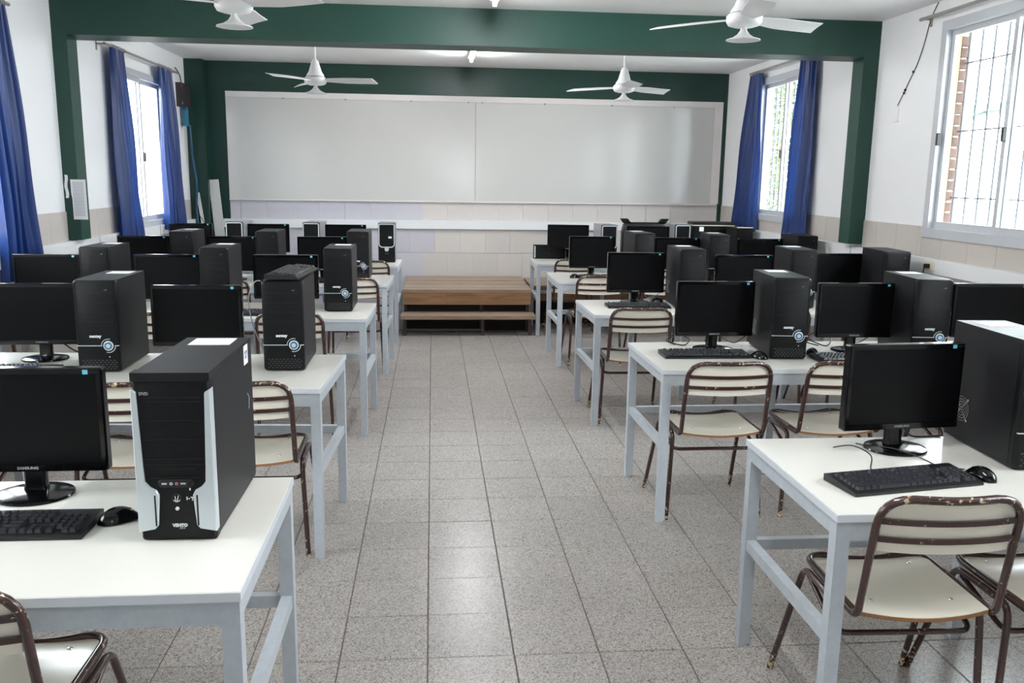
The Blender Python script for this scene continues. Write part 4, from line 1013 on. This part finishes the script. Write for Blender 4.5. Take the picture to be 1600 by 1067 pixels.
# wire and plate on right wall
def P_(y, z): return (-.006, y-3.6, z-2.2)
t = thing('wall_wire', 'thin dark wire with knots hanging down the right wall near the window', 'wire', (XR, 3.6, 2.2))
part(t, 'wire', 'wwr', lambda m: m.tube(smooth([P_(3.324, 2.868), P_(3.40, 2.76), P_(3.46, 2.60), P_(3.52, 2.48), P_(3.60, 2.38), P_(3.68, 2.28), P_(3.745, 2.205)]), .003, 5), M_darkmetal, 80)
for (a, c) in ((3.565, 2.43), (3.668, 2.29), (3.655, 2.31)): part(t, 'knot', ('kn', a), lambda m: m.lathe([(.003, -.010), (.009, -.003), (.009, .004), (.003, .010)], 8, P_(a, c)), M_cable)
single('wall_plate', MB().prism(rrect(.07, .11, .006), 0, -.008, 'X', .002), M_wall, 'blank white cover plate on the right wall below the wire', 'plate', (XR, 3.76, 2.14))
t = thing('wall_socket', 'ivory socket with a black plug on the right wall trunking', 'socket', (XR-.05, 3.02, 1.065))
part(t, 'plate', 'ws_p', lambda m: m.prism(rrect(.11, .065, .006), 0, -.012, 'X', .003), M_ivory)
part(t, 'plug', 'ws_g', lambda m: [m.prism(rrect(.035, .03, .004, .0, 0), -.012, -.04, 'X', .003), m.tube(smooth([(-.035, 0, 0), (-.045, 0, -.04), (-.02, .0, -.12), (-.02, .02, -.3)]), .004, 5)], M_cable)

# ================================================================== CABLES BEHIND THE DESKS
def cab(name, pts, m, label, r=.0035):
    o0 = Vector(pts[0]); b = MB().tube(smooth([Vector(p)-o0 for p in pts]), r, 6)
    return single(name, b, m, label, 'cable', tuple(o0), ang=80)
z = TOP
cab('looped_cable', [(1.32, 1.74, z+.004), (1.28, 1.78, z+.02), (1.34, 1.80, z+.05), (1.40, 1.76, z+.03), (1.36, 1.72, z+.004), (1.29, 1.75, z+.02), (1.33, 1.80, z+.04)], M_cable, 'coiled black cable behind the second row right aisle monitor')
cab('looped_cable', [(2.10, 1.70, z+.004), (2.05, 1.76, z+.02), (2.12, 1.79, z+.06), (2.19, 1.75, z+.04), (2.14, 1.69, z+.004), (2.06, 1.73, z+.03)], M_cable, 'coiled black cable behind the second monitor of the second row right')
cab('monitor_cable', [(1.52, 1.72, z+.09), (1.60, 1.76, z+.03), (1.67, 1.79, z+.006), (1.74, 1.80, z+.05)], M_cable, 'black cable between aisle monitor and tower, second row right')
cab('monitor_cable', [(2.26, 1.68, z+.09), (2.34, 1.76, z+.01), (2.42, 1.79, z+.03), (2.46, 1.79, z+.07)], M_cable, 'black cable between second monitor and tower, second row right')
cab('monitor_cable', [(-1.74, 1.46, z+.09), (-1.68, 1.49, z+.03), (-1.60, 1.50, z+.006), (-1.54, 1.48, z+.05)], M_cable, 'black cable beside the monitor stand, second row left')
cab('monitor_cable', [(1.62, 3.42, z+.02), (1.56, 3.45, z+.006), (1.66, 3.47, z+.04), (1.72, 3.45, z+.09)], M_gcable, 'tangled grey cables behind the third row right monitor')
cab('monitor_cable', [(1.62, .0, z+.09), (1.66, .03, z+.03), (1.70, .04, z+.004), (1.80, .045, z+.004)], M_cable, 'thin cable on the back edge of the front right desk')
cab('network_cable', [(-.90, 3.345, .74), (-.89, 3.36, .60), (-.87, 3.36, .45), (-.86, 3.36, .2), (-.9, 3.4, .008)], M_bcable, 'light blue network cable hanging behind the third left desk', .005)
cab('network_cable', [(1.60, 1.845, .62), (1.68, 1.86, .50), (1.78, 1.86, .52), (1.88, 1.86, .66), (1.92, 1.86, .73)], M_bcable, 'pale blue cable sagging under the second right desk', .004)
cab('power_cable', [(1.55, 1.87, .50), (1.75, 1.87, .56), (1.90, 1.87, .72)], M_cable, 'black cable crossing under the second right desk', .004)
cab('power_cable', [(2.02, 1.86, .73), (2.03, 1.87, .55), (2.0, 1.87, .42)], M_cable, 'black cable hanging behind the second row right chair', .006)
cab('power_cable', [(-.76, 3.32, .70), (-.7, 3.34, .60), (-.62, 3.34, .56), (-.53, 3.34, .60), (-.46, 3.33, .70)], M_cable, 'black cable sagging behind the third left desk', .004)
cab('network_cable', [(-1.10, -.22, .70), (-.98, -.20, .50), (-.85, -.22, .62), (-.80, -.24, .70)], M_bcable, 'blue cable sagging under the front left desk', .004)
cab('power_cable', [(-.56, -.24, .70), (-.565, -.23, .58), (-.56, -.23, .53), (-.55, -.23, .58), (-.552, -.24, .70)], M_cable, 'black wire loop hanging under the front left desk', .0025)
cab('power_cable', [(-.735, 1.15, TOP+TH-.002), (-.765, 1.16, TOP+TH-.01), (-.80, 1.20, TOP+TH-.08), (-.81, 1.3, z+.2), (-.80, 1.45, z+.05), (-.80, 1.5, z+.004)], M_gcable, 'grey keyboard cable falling from the top of the tower, second row left', .0022)
